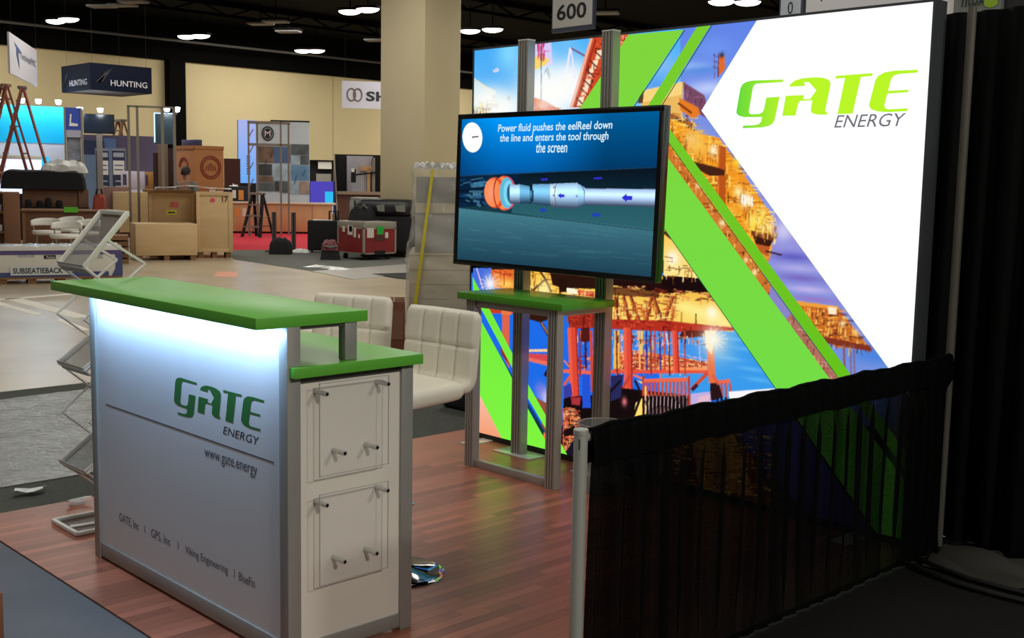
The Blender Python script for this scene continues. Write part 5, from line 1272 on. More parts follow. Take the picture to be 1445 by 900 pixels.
L(MB().box(w2 * .85, w2 * .87, -.02, .04, h2 - .4, h2), 'divider', m_ply3, r2_)
for (px, hgt) in ((42, .16), (58, .14), (70, .2), (85, .15)):
    o = L(MB().lathe([(0, 0), (.06, 0), (.075, hgt * .5), (.05, hgt), (0, hgt)], (0, 0, 0), 12), 'shelf_object', m_dkb, None, smooth=True)
    o.name = 'dark_bottle'; o.location = r2_.matrix_basis @ Vector(((px - 34) * w2 / 93, -.12, h2 - .38))
    tag(o, {42: 'leftmost small dark bottle on the brown cabinet shelf', 58: 'second small dark bottle from the left on the cabinet shelf', 70: 'tallest small dark bottle on the cabinet shelf', 85: 'rightmost small dark bottle on the cabinet shelf'}[px], 'bottle', 'dark bottles on the cabinet shelf')
r3_, w3, h3 = facing('wooden_pillar_cabinet', 'tall narrow brown wooden cabinet at the left edge behind the carton', 'cabinet', 7, 30.5, 372, 271)
L(MB().box(0, w3, 0, .8, 0, h3), 'body', mat('red_brown_wood', (128, 84, 54), rough=0.6, var=.12, scale=2, stretch=(3, 3, .5)), r3_, bevel=.01); L(MB().box(w3 * .06, w3 * .94, -.012, 0, .1, h3 * .55), 'door', m_brown, r3_, bevel=.004)
r4_, w4, h4 = facing('side_shelf', 'dark shelf unit with pale packets at the left border', 'shelf', -30, 7, 372, 270)
L(MB().box(0, w4, .3, .5, 0, h4), 'back', m_brown, r4_)
for z in (.02, h4 * .42, h4 * .7, h4 - .04): L(MB().box(0, w4, 0, .3, z, z + .04), 'shelf_board', m_ply3, r4_)
for z, c in ((h4 * .42 + .04, m_wht), (h4 * .7 + .04, mat('packet_lilac', (170, 166, 190), rough=0.5))):
    o = L(MB().box(w4 * .55, w4 * .95, .05, .25, 0, .12), 'packet', c, None, bevel=.01); o.location = r4_.location + Vector((0, 0, z)); o.rotation_euler = r4_.rotation_euler
    tag(o, 'pale flat packet on the upper shelf at the left border' if z > h4 * .5 else 'white flat packet on the lower shelf at the left border', 'packet')
def lump(nu, nv, w, d, h, seed, amp=.12, flat=4):
    r = np.random.default_rng(seed); f = r.uniform(2, 9, (6, 2)); p = r.uniform(0, 6.28, 6)
    def fn(u, v):
        e = (max(0, 1 - abs(2 * u - 1) ** flat) * max(0, 1 - abs(2 * v - 1) ** flat)) ** .5
        n = sum(math.sin(f[k][0] * u * 3 + f[k][1] * v * 3 + p[k]) for k in range(6)) / 6
        return (w * (u + .015 * math.sin(v * 19 + seed)), d * v, h * e * (1 + amp * 2 * n))
    return MB().grid(fn, nu, nv)
zt = h2 + FZ
bb = lump(60, 16, w2 * 1.26, .9, .40, 3, .05, 14).build('covered_bundle', m_dkb, smooth=True); bb.location = r2_.matrix_basis @ Vector((-.40, -.10, h2)); bb.rotation_euler = r2_.rotation_euler
tag(bb, 'long bundle covered in black cloth on top of the brown cabinets', 'bundle')
pf = lump(40, 14, w2 * .72, .7, .24, 5, .28, 3).build('plastic_heap', clear_film('milky_film', (228, 228, 224), .7, .2, bump=.4, bscale=8), smooth=True); pf.location = r2_.matrix_basis @ Vector((w2 * .28, .0, h2 + .36)); pf.rotation_euler = r2_.rotation_euler
tag(pf, 'crumpled heap of clear plastic lying on the black covered bundle', 'plastic sheet')

# ------------------------------------------------------------------ step ladders
def ladder(name, label, px, yb, top_py, wdt, m, m2, turn=0.0, nst=None):
    base = G(px, yb, FZ); D = math.hypot(base.x, base.y)
    dd = sight(px, top_py); H = CAM_H + dd.z / math.hypot(dd.x, dd.y) * D - FZ
    r = thing(name, label, 'ladder', base); r.rotation_euler = (0, 0, YAW + math.radians(turn))
    sp_ = H * .26; n = nst or max(3, int(H / .30))
    for s in (-1, 1):
        L(MB().bar((s * wdt * .5, -sp_, 0), (s * wdt * .28, 0, H), .10, .05), 'front_rail', m, r)
        L(MB().bar((s * wdt * .48, sp_, 0), (s * wdt * .26, 0.04, H - .05), .08, .04), 'rear_rail', m, r)
    for k in range(1, n):
        t = k / n; ww = wdt * (.5 - .22 * t)
        L(MB().box(-ww, ww, -sp_ * (1 - t) - .05, -sp_ * (1 - t) + .05, H * t - .03, H * t + .01), 'step', m2, r)
        if k % 2: L(MB().bar((-ww * .95, sp_ * (1 - t), H * t), (ww * .95, sp_ * (1 - t), H * t), .03), 'rear_brace', m2, r)
    L(MB().box(-wdt * .33, wdt * .33, -.09, .11, H - .04, H + .03), 'top_cap', m2, r, bevel=.01)
    for s in (-1, 1): L(MB().bar((s * wdt * .4, -sp_ * .55, H * .45), (s * wdt * .4, sp_ * .5, H * .48), .02), 'spreader', m2, r)
    return r
m_lred = mat('red_fibreglass', (140, 66, 46), rough=0.5); m_lstep = mat('pale_step', (176, 132, 108), rough=0.5); m_lgry = mat('grey_step', (120, 110, 100), rough=0.5)
ladder('step_ladder', 'tall red step ladder at the far left with pale rungs', 13, 347, 121, .72, m_lred, m_lstep, turn=-52)
ladder('step_ladder', 'second red step ladder standing close behind the first', 38, 344, 124, .66, m_lred, m_lgry, turn=-70)
ladder('step_ladder', 'small brown step ladder showing above the grey purple panels', 173, 325, 170, .75, mat('brown_ladder', (124, 84, 58), rough=0.5), m_lgry, turn=-48)
ladder('step_ladder', 'short black step ladder on the red carpet', 364, 334.5, 273, .62, m_dkb, m_lgry, turn=-25)

# ------------------------------------------------------------------ bright cyan stand with spotlights
r5, w5, h5 = facing('display_wall', 'bright cyan and white exhibition wall behind the red ladders', 'display wall', -30, 97, 334, 150)
L(MB().box(0, w5, 0, .12, 0, h5), 'white_panel', mat('white_wall_panel', (224, 226, 234), rough=0.5), r5)
L(MB().box(0, w5, -.02, 0, h5 * .72, h5), 'cyan_panel', mat('cyan_print_glow', (0, 178, 226), rough=0.5, emit=.25), r5)  # faint emission stands in for spotlight on the print; the panel is no lamp
L(MB().box(w5 * .62, w5 * .98, -.06, -.0, h5 * .42, h5 * .56), 'dark_monitor', m_tvb, r5); L(MB().box(w5 * .72, w5 * .98, -.06, -.0, h5 * .36, h5 * .42), 'monitor_shelf', m_dkb, r5)
def spots(root, w, h, xs, key, P):
    for i, x in enumerate(xs):
        arm = L(MB().tube([(x, .05, h), (x, -.35, h + .12)], .015, 6), 'lamp_arm', m_galv, root)
        L(MB().lathe([(.0, -.07), (.06, -.05), (.08, .05), (.0, .06)], (x, -.38, h + .10), 12), 'spotlight', glow('spot_glare', (225, 240, 255), 14.0, sampled=False), root, smooth=True)
        if P:
            d = bpy.data.lights.new(key, 'POINT'); d.energy = P; d.color = (.82, .92, 1); d.shadow_soft_size = .08
            o = bpy.data.objects.new(key, d); COL.objects.link(o); o.parent = root; o.location = (x, -.55, h + .05)
spots(r5, w5, h5, [w5 * .30, w5 * .52, w5 * .70, w5 * .92], 'spotlight_lamp', 9)
r6, w6, h6 = facing('lit_bar', 'glowing white bar counter behind the ladders at the left border', 'counter', -30, 72, 339, 219)
L(MB().box(0, w6, 0, .6, h6 - .10, h6), 'bar_top', m_wht, r6, bevel=.01); L(MB().box(.02, w6 - .02, .05, .56, 0, h6 * .55), 'bar_base', m_dkb, r6); L(MB().box(.02, w6 - .02, .03, .58, h6 * .55, h6 - .10), 'glowing_front', glow('bar_glow', (214, 226, 255), 1.5, sampled=False), r6)
L(MB().box(w6 * .9, w6 + .01, -.01, .61, h6 - .32, h6 - .02), 'cyan_end', glow('bar_cyan', (60, 200, 240), 1.0, sampled=False), r6)
r7, w7, h7 = facing('display_tower', 'slim display tower with a blue lettered top and product pictures', 'display tower', 94.5, 121, 337, 153)
for x in (.0, w7 - .05): L(MB().box(x, x + .05, 0, .05, 0, h7), 'pole', m_galv, r7)
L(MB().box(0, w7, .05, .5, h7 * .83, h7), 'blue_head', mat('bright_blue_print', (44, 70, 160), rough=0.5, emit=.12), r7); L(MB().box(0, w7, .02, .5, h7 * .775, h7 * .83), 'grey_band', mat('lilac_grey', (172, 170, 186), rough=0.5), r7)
L(MB().prism([(w7 * .34, .045, h7 * .95), (w7 * .42, .045, h7 * .95), (w7 * .38, .045, h7 * .885), (w7 * .74, .045, h7 * .878), (w7 * .72, .045, h7 * .86), (w7 * .28, .045, h7 * .86)], (0, -.02, 0)), 'white_emblem', m_wht, r7)
L(MB().box(.06, w7 - .06, .08, .5, h7 * .60, h7 * .775), 'grey_print', mat('steel_grey_print', (120, 124, 134), rough=0.5, var=.5, scale=6), r7)
L(MB().box(.06, w7 - .06, .08, .5, 0, h7 * .60), 'picture_print', mat('dark_orange_print', (96, 70, 48), rough=0.5, var=.9, scale=3.5), r7)
for (u, v, s) in ((.3, .47, .10), (.5, .42, .16), (.66, .5, .12), (.45, .36, .1)): L(MB().lathe([(0, -s), (s * .6, -s * .5), (s * .5, s * .4), (0, s)], (w7 * u, .075, h7 * v), 10), 'picture_highlight', mat('amber_print', (222, 168, 70), rough=0.5), r7, smooth=True)
r8, w8, h8 = facing('hall_television', 'dark wall television under a glaring spotlight', 'television', 123, 164, 334, 163)
L(MB().box(0, w8, .02, .1, h8 - .48, h8), 'screen', mat('dark_screen', (22, 34, 44), rough=0.2), r8); L(MB().box(w8 * .4, w8 * .6, .04, .1, 0, h8 - .48), 'stand', m_galv, r8); L(MB().box(-.02, w8 + .02, .03, .11, h8 - .5, h8 + .02), 'casing', m_tvb, r8)
spots(r8, w8, h8, [-.1, w8 * .55], 'spotlight_lamp', 8)
# grey purple partition with pale blue bay
r10, w10, h10 = facing('partition', 'low grey purple partition wall with a pale blue bay and navy band', 'partition', 121, 234, 329.5, 192)
k = w10 / 113.0
L(MB().box(0, w10, 0, .1, 0, h10), 'wall_panel', mat('grey_purple_panel', (112, 104, 136), rough=0.6), r10); L(MB().box(0, 42 * k, -.02, 0, 0, h10 * .93), 'blue_bay', mat('pale_blue_panel', (132, 156, 190), rough=0.6), r10)
L(MB().box(0, 30 * k, -.03, -.02, h10 * .80, h10 * .94), 'navy_band', mat('navy_band', (56, 70, 104), rough=0.6), r10); L(MB().box(28 * k, 45 * k, -.03, -.02, h10 * .74, h10 * .97), 'sky_band', mat('sky_band', (112, 146, 200), rough=0.6), r10)
for px in (188, 194, 207, 219): L(MB().box((px - 121) * k, (px - 117.5) * k, -.02, 0, h10 * .45, h10 * .58), 'small_notice', mat('dark_notice', (70, 66, 88), rough=0.6), r10)
for i, (xl, xr) in enumerate(((137, 157.5), (159.5, 180))):
    r, w, h = facing('poster_stand', ('left of two upright navy poster stands before the partition', 'right of two upright navy poster stands before the partition')[i], 'poster stand', xl, xr, 333, 209.5, group='navy poster stands')
    L(MB().box(0, w, 0, .05, h * .1, h), 'frame', mat('silver_frame', (150, 156, 168), rough=0.4, metal=.4), r); L(MB().box(w * .06, w * .94, -.008, 0, h * .11, h * .97), 'poster', mat('navy_poster', (44, 50, 76), rough=0.5), r)
    L(MB().box(w * .12, w * .88, -.012, -.008, h * .70, h * .86), 'white_block', m_wht, r); L(MB().box(w * .14, w * .86, -.012, -.008, h * .90, h * .95), 'title_line', mat('pale_print_grey', (176, 180, 190), rough=0.6), r)
    for z in (.62, .56, .50, .44): L(MB().box(w * .25, w * .80, -.012, -.008, h * z, h * z + .035), 'text_line', mat('pale_print_grey', (176, 180, 190)), r)
    for z in (.80, .75): L(MB().box(w * .2, w * .8, -.0135, -.012, h * z, h * z + .03), 'dark_text_line', mat('dark_notice', (70, 66, 88)), r)
    L(MB().box(w * .08, w * .92, -.012, -.008, h * .14, h * .22), 'foot_block', mat('pale_print_grey', (176, 180, 190)), r); L(MB().box(.04, w - .04, -.1, .15, 0, .04), 'base', m_galv, r); L(MB().box(w * .45, w * .55, .0, .05, .04, h * .1), 'stem', m_galv, r)
# open steel frame standing in front of the crates
r, w, h = facing('steel_frame', 'open grey steel portal frame rising behind the plywood crates', 'frame', 183.5, 251, 357.5, 151)
k = w / 67.5
for px, ww in ((183.5, 3.6), (195.5, 3.6), (230, 4.4)): L(MB().box((px - 183.5) * k, (px - 183.5 + ww) * k, 0, .06, 0, h), 'upright', m_galv, r)
L(MB().box(0, w, 0, .06, h - .04, h), 'top_bar', m_galv, r); L(MB().box(0, 16 * k, 0, .06, .3, .35), 'low_bar', m_galv, r); L(MB().box(w - .06, w, 0, .06, 0, h), 'upright', m_galv, r)
r, w, h = facing('screen_kiosk', 'tall kiosk with a dark screen above a brown upholstered post', 'kiosk', 220, 250, 343, 162)
k = w / 30.0
L(MB().box(1 * k, w, .02, .12, h * .77, h), 'screen', mat('dark_teal_screen', (44, 62, 70), rough=0.25), r); L(MB().box(0, 2 * k, 0, .12, h * .78, h), 'white_edge', glow('kiosk_edge', (210, 236, 255), 1.2, sampled=False), r); L(MB().box(0, w, .0, .12, h, h + .03), 'lit_top_edge', glow('kiosk_edge', (210, 236, 255)), r)
L(MB().box(5 * k, 19 * k, .0, .3, 0, h * .77), 'brown_post', mat('taupe_post', (112, 92, 74), rough=0.7), r); L(MB().box(19 * k, 27 * k, .1, .3, h * .1, h * .74), 'dark_curtain', mat('maroon_curtain', (58, 34, 34), rough=0.8), r); L(MB().box(-2 * k, 5 * k, .1, .3, 0, h * .70), 'dark_curtain', mat('maroon_curtain', (58, 34, 34)), r)
spots(r, w, h, [w * .62, w * 1.08], 'spotlight_lamp', 6)
for (xl, xr, yb, yt, key, c, nm, lab, cat) in ((172, 206, 342, 241, 'lilac_white_box', (206, 196, 216), 'white_carton', 'stack of lilac white cartons on the far side of the crates', 'carton'), (206, 223, 341, 242, 'orange_carton', (198, 150, 84), 'orange_carton', 'orange cardboard carton beside the lilac white ones', 'carton')):
    r, w, h = facing(nm, lab, cat, xl, xr, yb, yt); 
    n = 4
    for j in range(n): L(MB().box(.01 * (j % 2), w - .01 * ((j + 1) % 2), 0, .6, h * j / n, h * (j + 1) / n - .01), 'carton_layer', mat(key, c, rough=.7, var=.05), r, bevel=.008)
    L(MB().box(w * .1, w * .25, -.006, 0, h * .80, h * .95), 'label', mat('dark_notice', (70, 66, 88)), r)

# ------------------------------------------------------------------ plywood crates
def tallcrate():
    x0, x1, y0, y1, zt = corner_box(276, 350, 250, 317, 205)
    r = thing('tall_crate', 'tall orange brown crate stencilled with round red emblems', 'crate', (x1, y0, FZ))
    mo = mat('orange_crate_wood', (186, 124, 74), rough=.7, var=.08, scale=2, stretch=(.5, .5, 4))
    MB().box(x0, x1, y0, y1, FZ, zt).build('body', mo, r, bevel=.01)
    for (za, zb) in ((zt - .08, zt), (FZ + .9, FZ + .98), (zt - 1.02, zt - .95)):
        MB().box(x1, x1 + .02, y0, y1, za, zb).build('batten', mo, r); MB().box(x0, x1, y0 - .02, y0, za, zb).build('batten', mo, r)
    m_st = mat('red_stencil', (150, 62, 44), rough=.7)
    yc = y0 + (y1 - y0) * .55; zc = zt - .50
    for rad in (.26, .21): MB().tube([(x1 + .003, yc + rad * math.cos(k * math.pi / 16), zc + rad * math.sin(k * math.pi / 16)) for k in range(32)], .018, 6, closed=True).build('stencil_ring', m_st, r)
    for q in range(5): MB().bar((x1 + .004, yc - .13 + .065 * q, zc - .08), (x1 + .004, yc - .10 + .05 * q, zc + .10 - .03 * abs(q - 2)), .035, .01).build('stencil_stroke', m_st, r)
    xc_ = x0 + (x1 - x0) * .45
    for rad in (.22, .18): MB().tube([(xc_ + rad * math.cos(k * math.pi / 16), y0 - .003, zc + rad * math.sin(k * math.pi / 16)) for k in range(17)], .018, 6).build('stencil_arc', m_st, r)
    for (yf, zf, wd, ht) in ((.60, .98, .16, .34), (.85, 1.0, .16, .2)): MB().box(x1 + .001, x1 + .006, y0 + (y1 - y0) * yf - wd / 2, y0 + (y1 - y0) * yf + wd / 2, zt - zf - ht / 2 - .15, zt - zf + ht / 2 - .15).build('paper_label', m_wht, r)
    o = MB().box(x0 + .1, x1 - .1, y0 + .1, y1 - .5, zt, zt + .14).build('blue_slab', mat('dull_blue_slab', (56, 62, 104), rough=.6), bevel=.01)
    tag(o, 'flat dull blue slab lying on the tall orange brown crate', 'slab')
tallcrate()
r, w, h = crate('plywood_crate', 'pale plywood crate stencilled 17 beside the red carpet', 278, 328, 364, 271, 1.0, m_ply2, turn=2, skids=.12)
k = w / 51.0
lt('stencil_lettering', '17', w - 14 * k, h - 14 * k, 8.0 * k, 8.0 * k, mat('black_stencil', (30, 26, 20), rough=.8), r, y=-.021, bold=.01)
L(MB().prism([(w - 27.5 * k + 3.6 * k * math.cos(a), 0, h - 11.5 * k + 2.8 * k * math.sin(a)) for a in [2 * math.pi * j / 16 for j in range(16)]], (0, -.01, 0)), 'pink_sticker', mat('pink_sticker', (226, 72, 110), rough=.6), r)
o = L(MB().grid(lambda u, v: (-58 * k + (w + 58 * k) * u, -.05 + 1.0 * v, h + .055 + .03 * abs(math.sin(u * 13 + v * 4)) + .05 * math.exp(-((u - .45) / .2) ** 2)), 40, 8), 'draped_film', clear_film('milky_film', (228, 228, 224), .8, .2), None, smooth=True); o.location = r.location; o.rotation_euler = r.rotation_euler; tag(o, 'white film sheet spread over the tops of the plywood crates', 'plastic sheet')
r, w, h = crate('plywood_crate', 'brown plywood crate with a yellow label left of the crate marked 17', 211, 276, 362, 271, 1.0, m_ply, turn=2, battens=True)
k = w / 65.0
L(MB().box(25 * k, 39 * k, -.008, 0, h - 33 * k, h - 26 * k), 'yellow_label', mat('yellow_label', (206, 200, 50), rough=.6), r); L(MB().box(27 * k, 37 * k, -.010, -.008, h - 30.6 * k, h - 28.6 * k), 'label_print', mat('near_black_ink', (34, 34, 44)), r)
L(MB().box(31 * k, 42 * k, -.008, 0, h - 22 * k, h - 14 * k), 'pink_note', mat('dusty_pink', (196, 96, 92), rough=.7), r)
lt('stencil_lettering', '17', 29 * k, h - 22 * k, 5 * k, 6 * k, mat('red_stencil', (150, 62, 44)), r, y=-.0095)
L(MB().box(-.1, w - .02, -.08, 1.0, h, h + .05), 'lid', m_ply3, r, bevel=.006)
r, w, h = crate('plywood_crate', 'low pale plywood box on a dolly before the crate marked 17', 192, 279, 368, 316, .9, m_ply2, turn=8, battens=False, skids=.10)
casters(r, w, .9, .10, .05)
r, w, h = facing('plywood_case', 'pale plywood case standing left of the crates', 'crate', 150, 213, 349, 264, turn=4)
k = w / 63.0
L(MB().box(12 * k, w, 0, .5, .35, h * .92), 'body', m_ply2, r, bevel=.01); L(MB().box(0, 38 * k, .52, .9, .2, h), 'rear_sheet', mat('lilac_brown_board', (150, 120, 116), rough=.7), r)
for x in (14 * k, w - .1): L(MB().box(x, x + .08, .05, .45, 0, .35), 'foot', m_ply3, r)
r, w, h = facing('red_tool_bag', 'dull red tool bag lying on the brown counter by the plywood', 'bag', 132, 152, 358, 285)
L(lump(14, 8, w, .5, .30, 8, .2, 4), 'bag_body', mat('dull_red_cloth', (150, 62, 44), rough=.8), r, smooth=True); L(MB().tube([(w * .25, .25, .26), (w * .35, .25, .42), (w * .65, .25, .42), (w * .75, .25, .26)], .02, 6), 'bag_handle', m_dkb, r)
r.location.z = FZ + hct + .002
r, w, h = facing('wood_stack', 'dark low stack of timber under the brown counter end', 'timber', 150, 182, 372, 330)
for j in range(5): L(MB().box(.02 * (j % 2), w, 0, .6, h * j / 5, h * (j + 1) / 5 - .03), 'board', (m_ply3, m_brown)[j % 2], r)

# ------------------------------------------------------------------ person behind the crate
def person():
    base = G(264, 355.5, FZ)
    root = thing('person', 'person in a grey shirt with short dark hair standing behind the crates', 'person', base); root.rotation_euler = (0, 0, YAW + math.radians(160))
    S = 1.87 / 1.75
    def skin(name, m, V, E, R, parent, rootv=0, sub=2):
        me = bpy.data.meshes.new(name); me.from_pydata([tuple(c * S for c in v) for v in V], E, [])
        o = bpy.data.objects.new(name, me); COL.objects.link(o); o.parent = parent
        md = o.modifiers.new('skin', 'SKIN'); sv = me.skin_vertices[0].data
        for i, rr_ in enumerate(R): sv[i].radius = (rr_[0] * S, rr_[1] * S) if isinstance(rr_, tuple) else (rr_ * S, rr_ * S)
        sv[rootv].use_root = True; md.use_smooth_shade = True
        s2 = o.modifiers.new('smooth', 'SUBSURF'); s2.levels = sub; s2.render_levels = sub
        me.materials.append(m); return o
    m_skin = mat('skin', (176, 128, 102), rough=.6); m_shirt = mat('grey_shirt', (104, 112, 110), rough=.8); m_trs = mat('dark_trousers', (40, 42, 50), rough=.8); m_hair = mat('dark_hair', (34, 26, 22), rough=.7)
    V = [(0, 0, .95), (0, 0, 1.15), (0, 0, 1.38), (0, .0, 1.47), (0, -.02, 1.55), (0, -.03, 1.64), (0, -.03, 1.70), (-.19, 0, 1.40), (-.25, 0, 1.15), (-.24, -.14, .98), (-.22, -.22, .94), (.19, 0, 1.40), (.25, 0, 1.15), (.24, -.16, 1.0), (.22, -.24, .97), (-.09, 0, .90), (-.10, -.01, .50), (-.10, .02, .08), (-.10, -.12, .03), (.09, 0, .90), (.10, -.01, .50), (.10, .02, .08), (.10, -.12, .03)]
    Eg = [(0, 1), (1, 2), (2, 3), (3, 4), (4, 5), (5, 6), (2, 7), (7, 8), (8, 9), (9, 10), (2, 11), (11, 12), (12, 13), (13, 14), (0, 15), (15, 16), (16, 17), (17, 18), (0, 19), (19, 20), (20, 21), (21, 22)]
    R = [(.15, .10), (.14, .10), (.16, .10), .055, (.075, .085), (.08, .10), (.06, .075), .055, .045, .036, .03, .055, .045, .036, .03, .085, .06, .045, .04, .085, .06, .045, .04]
    b = skin('body', m_skin, V, Eg, R, root)
    skin('shirt', m_shirt, [(0, 0, .93), (0, 0, 1.15), (0, 0, 1.38), (0, 0, 1.455), (-.19, 0, 1.40), (-.245, 0, 1.20), (.19, 0, 1.40), (.245, 0, 1.20)], [(0, 1), (1, 2), (2, 3), (2, 4), (4, 5), (2, 6), (6, 7)], [(.17, .12), (.16, .12), (.18, .12), .075, .075, .062, .075, .062], b)
    skin('trousers', m_trs, [(0, 0, .97), (-.09, 0, .88), (-.10, -.01, .50), (-.10, .02, .09), (.09, 0, .88), (.10, -.01, .50), (.10, .02, .09)], [(0, 1), (1, 2), (2, 3), (0, 4), (4, 5), (5, 6)], [(.165, .115), .10, .075, .065, .10, .075, .065], b)
    L(MB().grid(lambda u, v: (.094 * S * math.cos(2 * math.pi * u) * math.sin(math.pi * v * .62), (-.012 + .112 * math.sin(2 * math.pi * u) * math.sin(math.pi * v * .62)) * S + .02 * v, (1.662 + .118 * math.cos(math.pi * v * .62)) * S - .03 * S * max(0, math.sin(2 * math.pi * u)) * v), 24, 10), 'hair', m_hair, b, smooth=True)
    for s in (-1, 1):
        MBh = MB().lathe([(0, -.03), (.015, -.015), (.02, .01), (.012, .03), (0, .034)], (s * .084 * S, -.02 * S, 1.63 * S), 10); L(MBh, 'ear', m_skin, b, smooth=True)
        L(MB().lathe([(0, -.012), (.010, 0), (0, .012)], (s * .033 * S, -.122 * S, 1.645 * S), 8), 'eye', m_hair, b, smooth=True)
        for f in range(5):
            x0 = s * (.215 - .016 * (f - 2)) * S; ln = (.055, .075, .082, .076, .058)[f]
            L(MB().tube([(x0, -.225 * S, .945 * S), (x0, (-.225 - ln * .6) * S, .925 * S), (x0, (-.225 - ln) * S, .895 * S)], [.009, .0085, .007], 6), 'finger', m_skin, b, smooth=True)
    L(MB().prism([(-.014 * S, -.125 * S, 1.605 * S), (.014 * S, -.125 * S, 1.605 * S), (0, -.155 * S, 1.612 * S)], (0, .01, .05)), 'nose', m_skin, b); L(MB().box(-.025, .025, -.128 * S, -.11 * S, 1.575 * S, 1.583 * S), 'mouth', mat('lips', (140, 80, 70), rough=.6), b)
    return root
person()

# ------------------------------------------------------------------ picture wall stand with the round M emblem
def zat(px, py, D): return at_depth(px, py, D).z
DM = 36.0
r, w, h = facing('picture_wall', 'tall exhibition wall of small pictures with a round black M emblem', 'display wall', 362, 437, 325.5, 173, turn=-3)
k = w / 75.0
L(MB().box(0, w, 0, .15, 0, h), 'wall_panel', mat('pale_grey_print', (196, 206, 214), rough=.5, emit=.06), r); L(MB().box(0, w, -.01, 0, h * .74, h), 'sky_print', mat('cloud_print', (184, 192, 198), rough=.5, var=.12, scale=.8, stretch=(.4, 1, 2.4), emit=.1), r)
L(MB().box(20 * k, w, .15, .3, h, h + .06), 'top_channel', m_dkb, r)
cols_ = {'a': (116, 92, 76), 'b': (70, 96, 132), 'c': (60, 62, 64), 'd': (156, 176, 190), 'e': (98, 140, 176), 'f': (84, 92, 94), 'g': (120, 98, 92), 'h': (150, 130, 120)}
def tile(x0, x1, y0, y1, c, v=.5, s=2.5): 
    t_ = L(MB().box((x0 - 362) * k, (x1 - 362) * k, -.03, 0, h - (y1 - 173) * k, h - (y0 - 173) * k), 'picture_tile', mat('picture_' + c, cols_[c], rough=.5, var=v, scale=s, emit=.05), r); return t_
for a_ in ((364, 387, 208, 231, 'a', .7), (387, 410, 208, 231, 'b', .4), (411, 436.5, 204, 219, 'f', .6), (411, 424, 220, 232.5, 'd', .6), (424.5, 436.5, 220, 232.5, 'f', .5), (364, 384, 233, 249, 'c', .6), (385, 409, 233, 256, 'd', .7), (411, 436.5, 234, 255, 'e', .3), (364, 387, 250, 258.5, 'a', .5), (364, 387, 259.5, 271, 'f', .6), (388, 394, 257, 271, 'c', .4), (395, 409, 257, 273, 'f', .6), (411, 422, 257, 274, 'd', .9), (423, 436.5, 257, 274, 'h', .6)): tile(*a_)
for (x, y, q) in ((383, 212, 12), (375, 225, 9), (428, 240, 9), (416, 248, 12)): L(MB().bar(((x - 362) * k, -.035, h - (y + q - 173) * k), ((x + 3 - 362) * k, -.035, h - (y - 173) * k), .05, .01), 'picture_detail', mat('picture_dark_detail', (46, 42, 48), rough=.6), r)
mx_, mz = (378.7 - 362) * k, h - (190 - 173) * k
def disc(rad, y, n=28): return MB().prism([(mx_ + rad * .92 * math.cos(2 * math.pi * j / n), y, mz + rad * 1.12 * math.sin(2 * math.pi * j / n)) for j in range(n)], (0, -.02, 0))
em = L(disc(9.4 * k, -.012), 'round_emblem', mat('emblem_black', (34, 32, 38), rough=.5), r); L(disc(7.6 * k, -.034), 'emblem_ring', mat('emblem_grey', (150, 150, 152), rough=.5), em); L(disc(6.4 * k, -.056), 'emblem_centre', mat('emblem_black', (34, 32, 38)), em)
lt('emblem_lettering', 'M', mx_ - 3.9 * k, mz - 4 * k, 7.8 * k, 8 * k, mat('emblem_white_red', (246, 226, 230), rough=.5), em, y=-.08)
r, w, h = facing('glowing_lightbox', 'pale blue glowing upright lightbox left of the picture wall', 'lightbox', 338.5, 363, 322, 170, turn=14)
L(MB().box(0, w, 0, .12, h * .42, h), 'glowing_face', glow_ramp('panel_blue_glow', (112, 176, 255), (176, 184, 240), 2, h * .45, h, .95), r); L(MB().box(-.02, w + .02, .02, .14, 0, h * .42), 'dark_plinth', mat('dark_plinth', (26, 24, 30), rough=.7), r); L(MB().box(-.02, w + .02, .125, .16, h * .42, h), 'back_frame', m_galv, r)
for z in np.linspace(.5, .66, 8): L(MB().box(w * .42, w * .62, -.012, 0, h * z, h * z + .05), 'upright_lettering', mat('faded_navy', (84, 88, 140), rough=.6), r)
r, w, h = facing('truss_frame', 'open grey truss portal in front of the picture wall', 'frame', 350.5, 409.5, 333, 172, turn=-3)
k = w / 59.0
for px, y0 in ((350.5, 0), (361, .5), (395.5, 0), (405.5, .5)): L(MB().box((px - 350.5) * k, (px - 350.5 + 2.6) * k, y0, y0 + .06, 0, h), 'upright', m_galv, r)
for z in (h - .06, h * .79): 
    L(MB().box(0, w, 0, .06, z, z + .06), 'cross_bar', m_galv, r); L(MB().box(0, w, .5, .56, z, z + .06), 'cross_bar', m_galv, r)
for j in range(14): L(MB().bar((.03, .03, h * j / 14), (.03 if j % 2 else .16, .03, h * (j + 1) / 14), .03), 'lacing', m_galv, r)
r, w, h = facing('oak_counter', 'long orange oak counter in front of the picture wall', 'counter', 318, 474, 329, 285.5)
k = w / 156.0
L(MB().box(0, w * .97, 0, .8, .06, h - .05), 'body', m_oak, r, bevel=.01); L(MB().box(-.02, w, -.06, .85, h - .05, h), 'worktop', mat('cream_worktop', (214, 196, 170), rough=.4), r, bevel=.006); L(MB().box(0, w * .97, .05, .8, 0, .06), 'plinth', m_dkb, r)
for px in (352, 396, 440): L(MB().box((px - 318) * k, (px - 317.5) * k, -.004, 0, .06, h - .05), 'panel_joint', m_brown, r)
for (px, c) in ((332, 'orange'), (342, 'white')): L(MB().box((px - 318) * k, (px - 312) * k, -.012, 0, h * .55, h * .8), 'notice', mat('notice_' + c, (236, 150, 70) if c == 'orange' else (230, 214, 190), rough=.6), r)
r, w, h = facing('dark_back_counter', 'low dark counter with two small notices beside the tall crate', 'counter', 314, 350, 326, 263, turn=4)
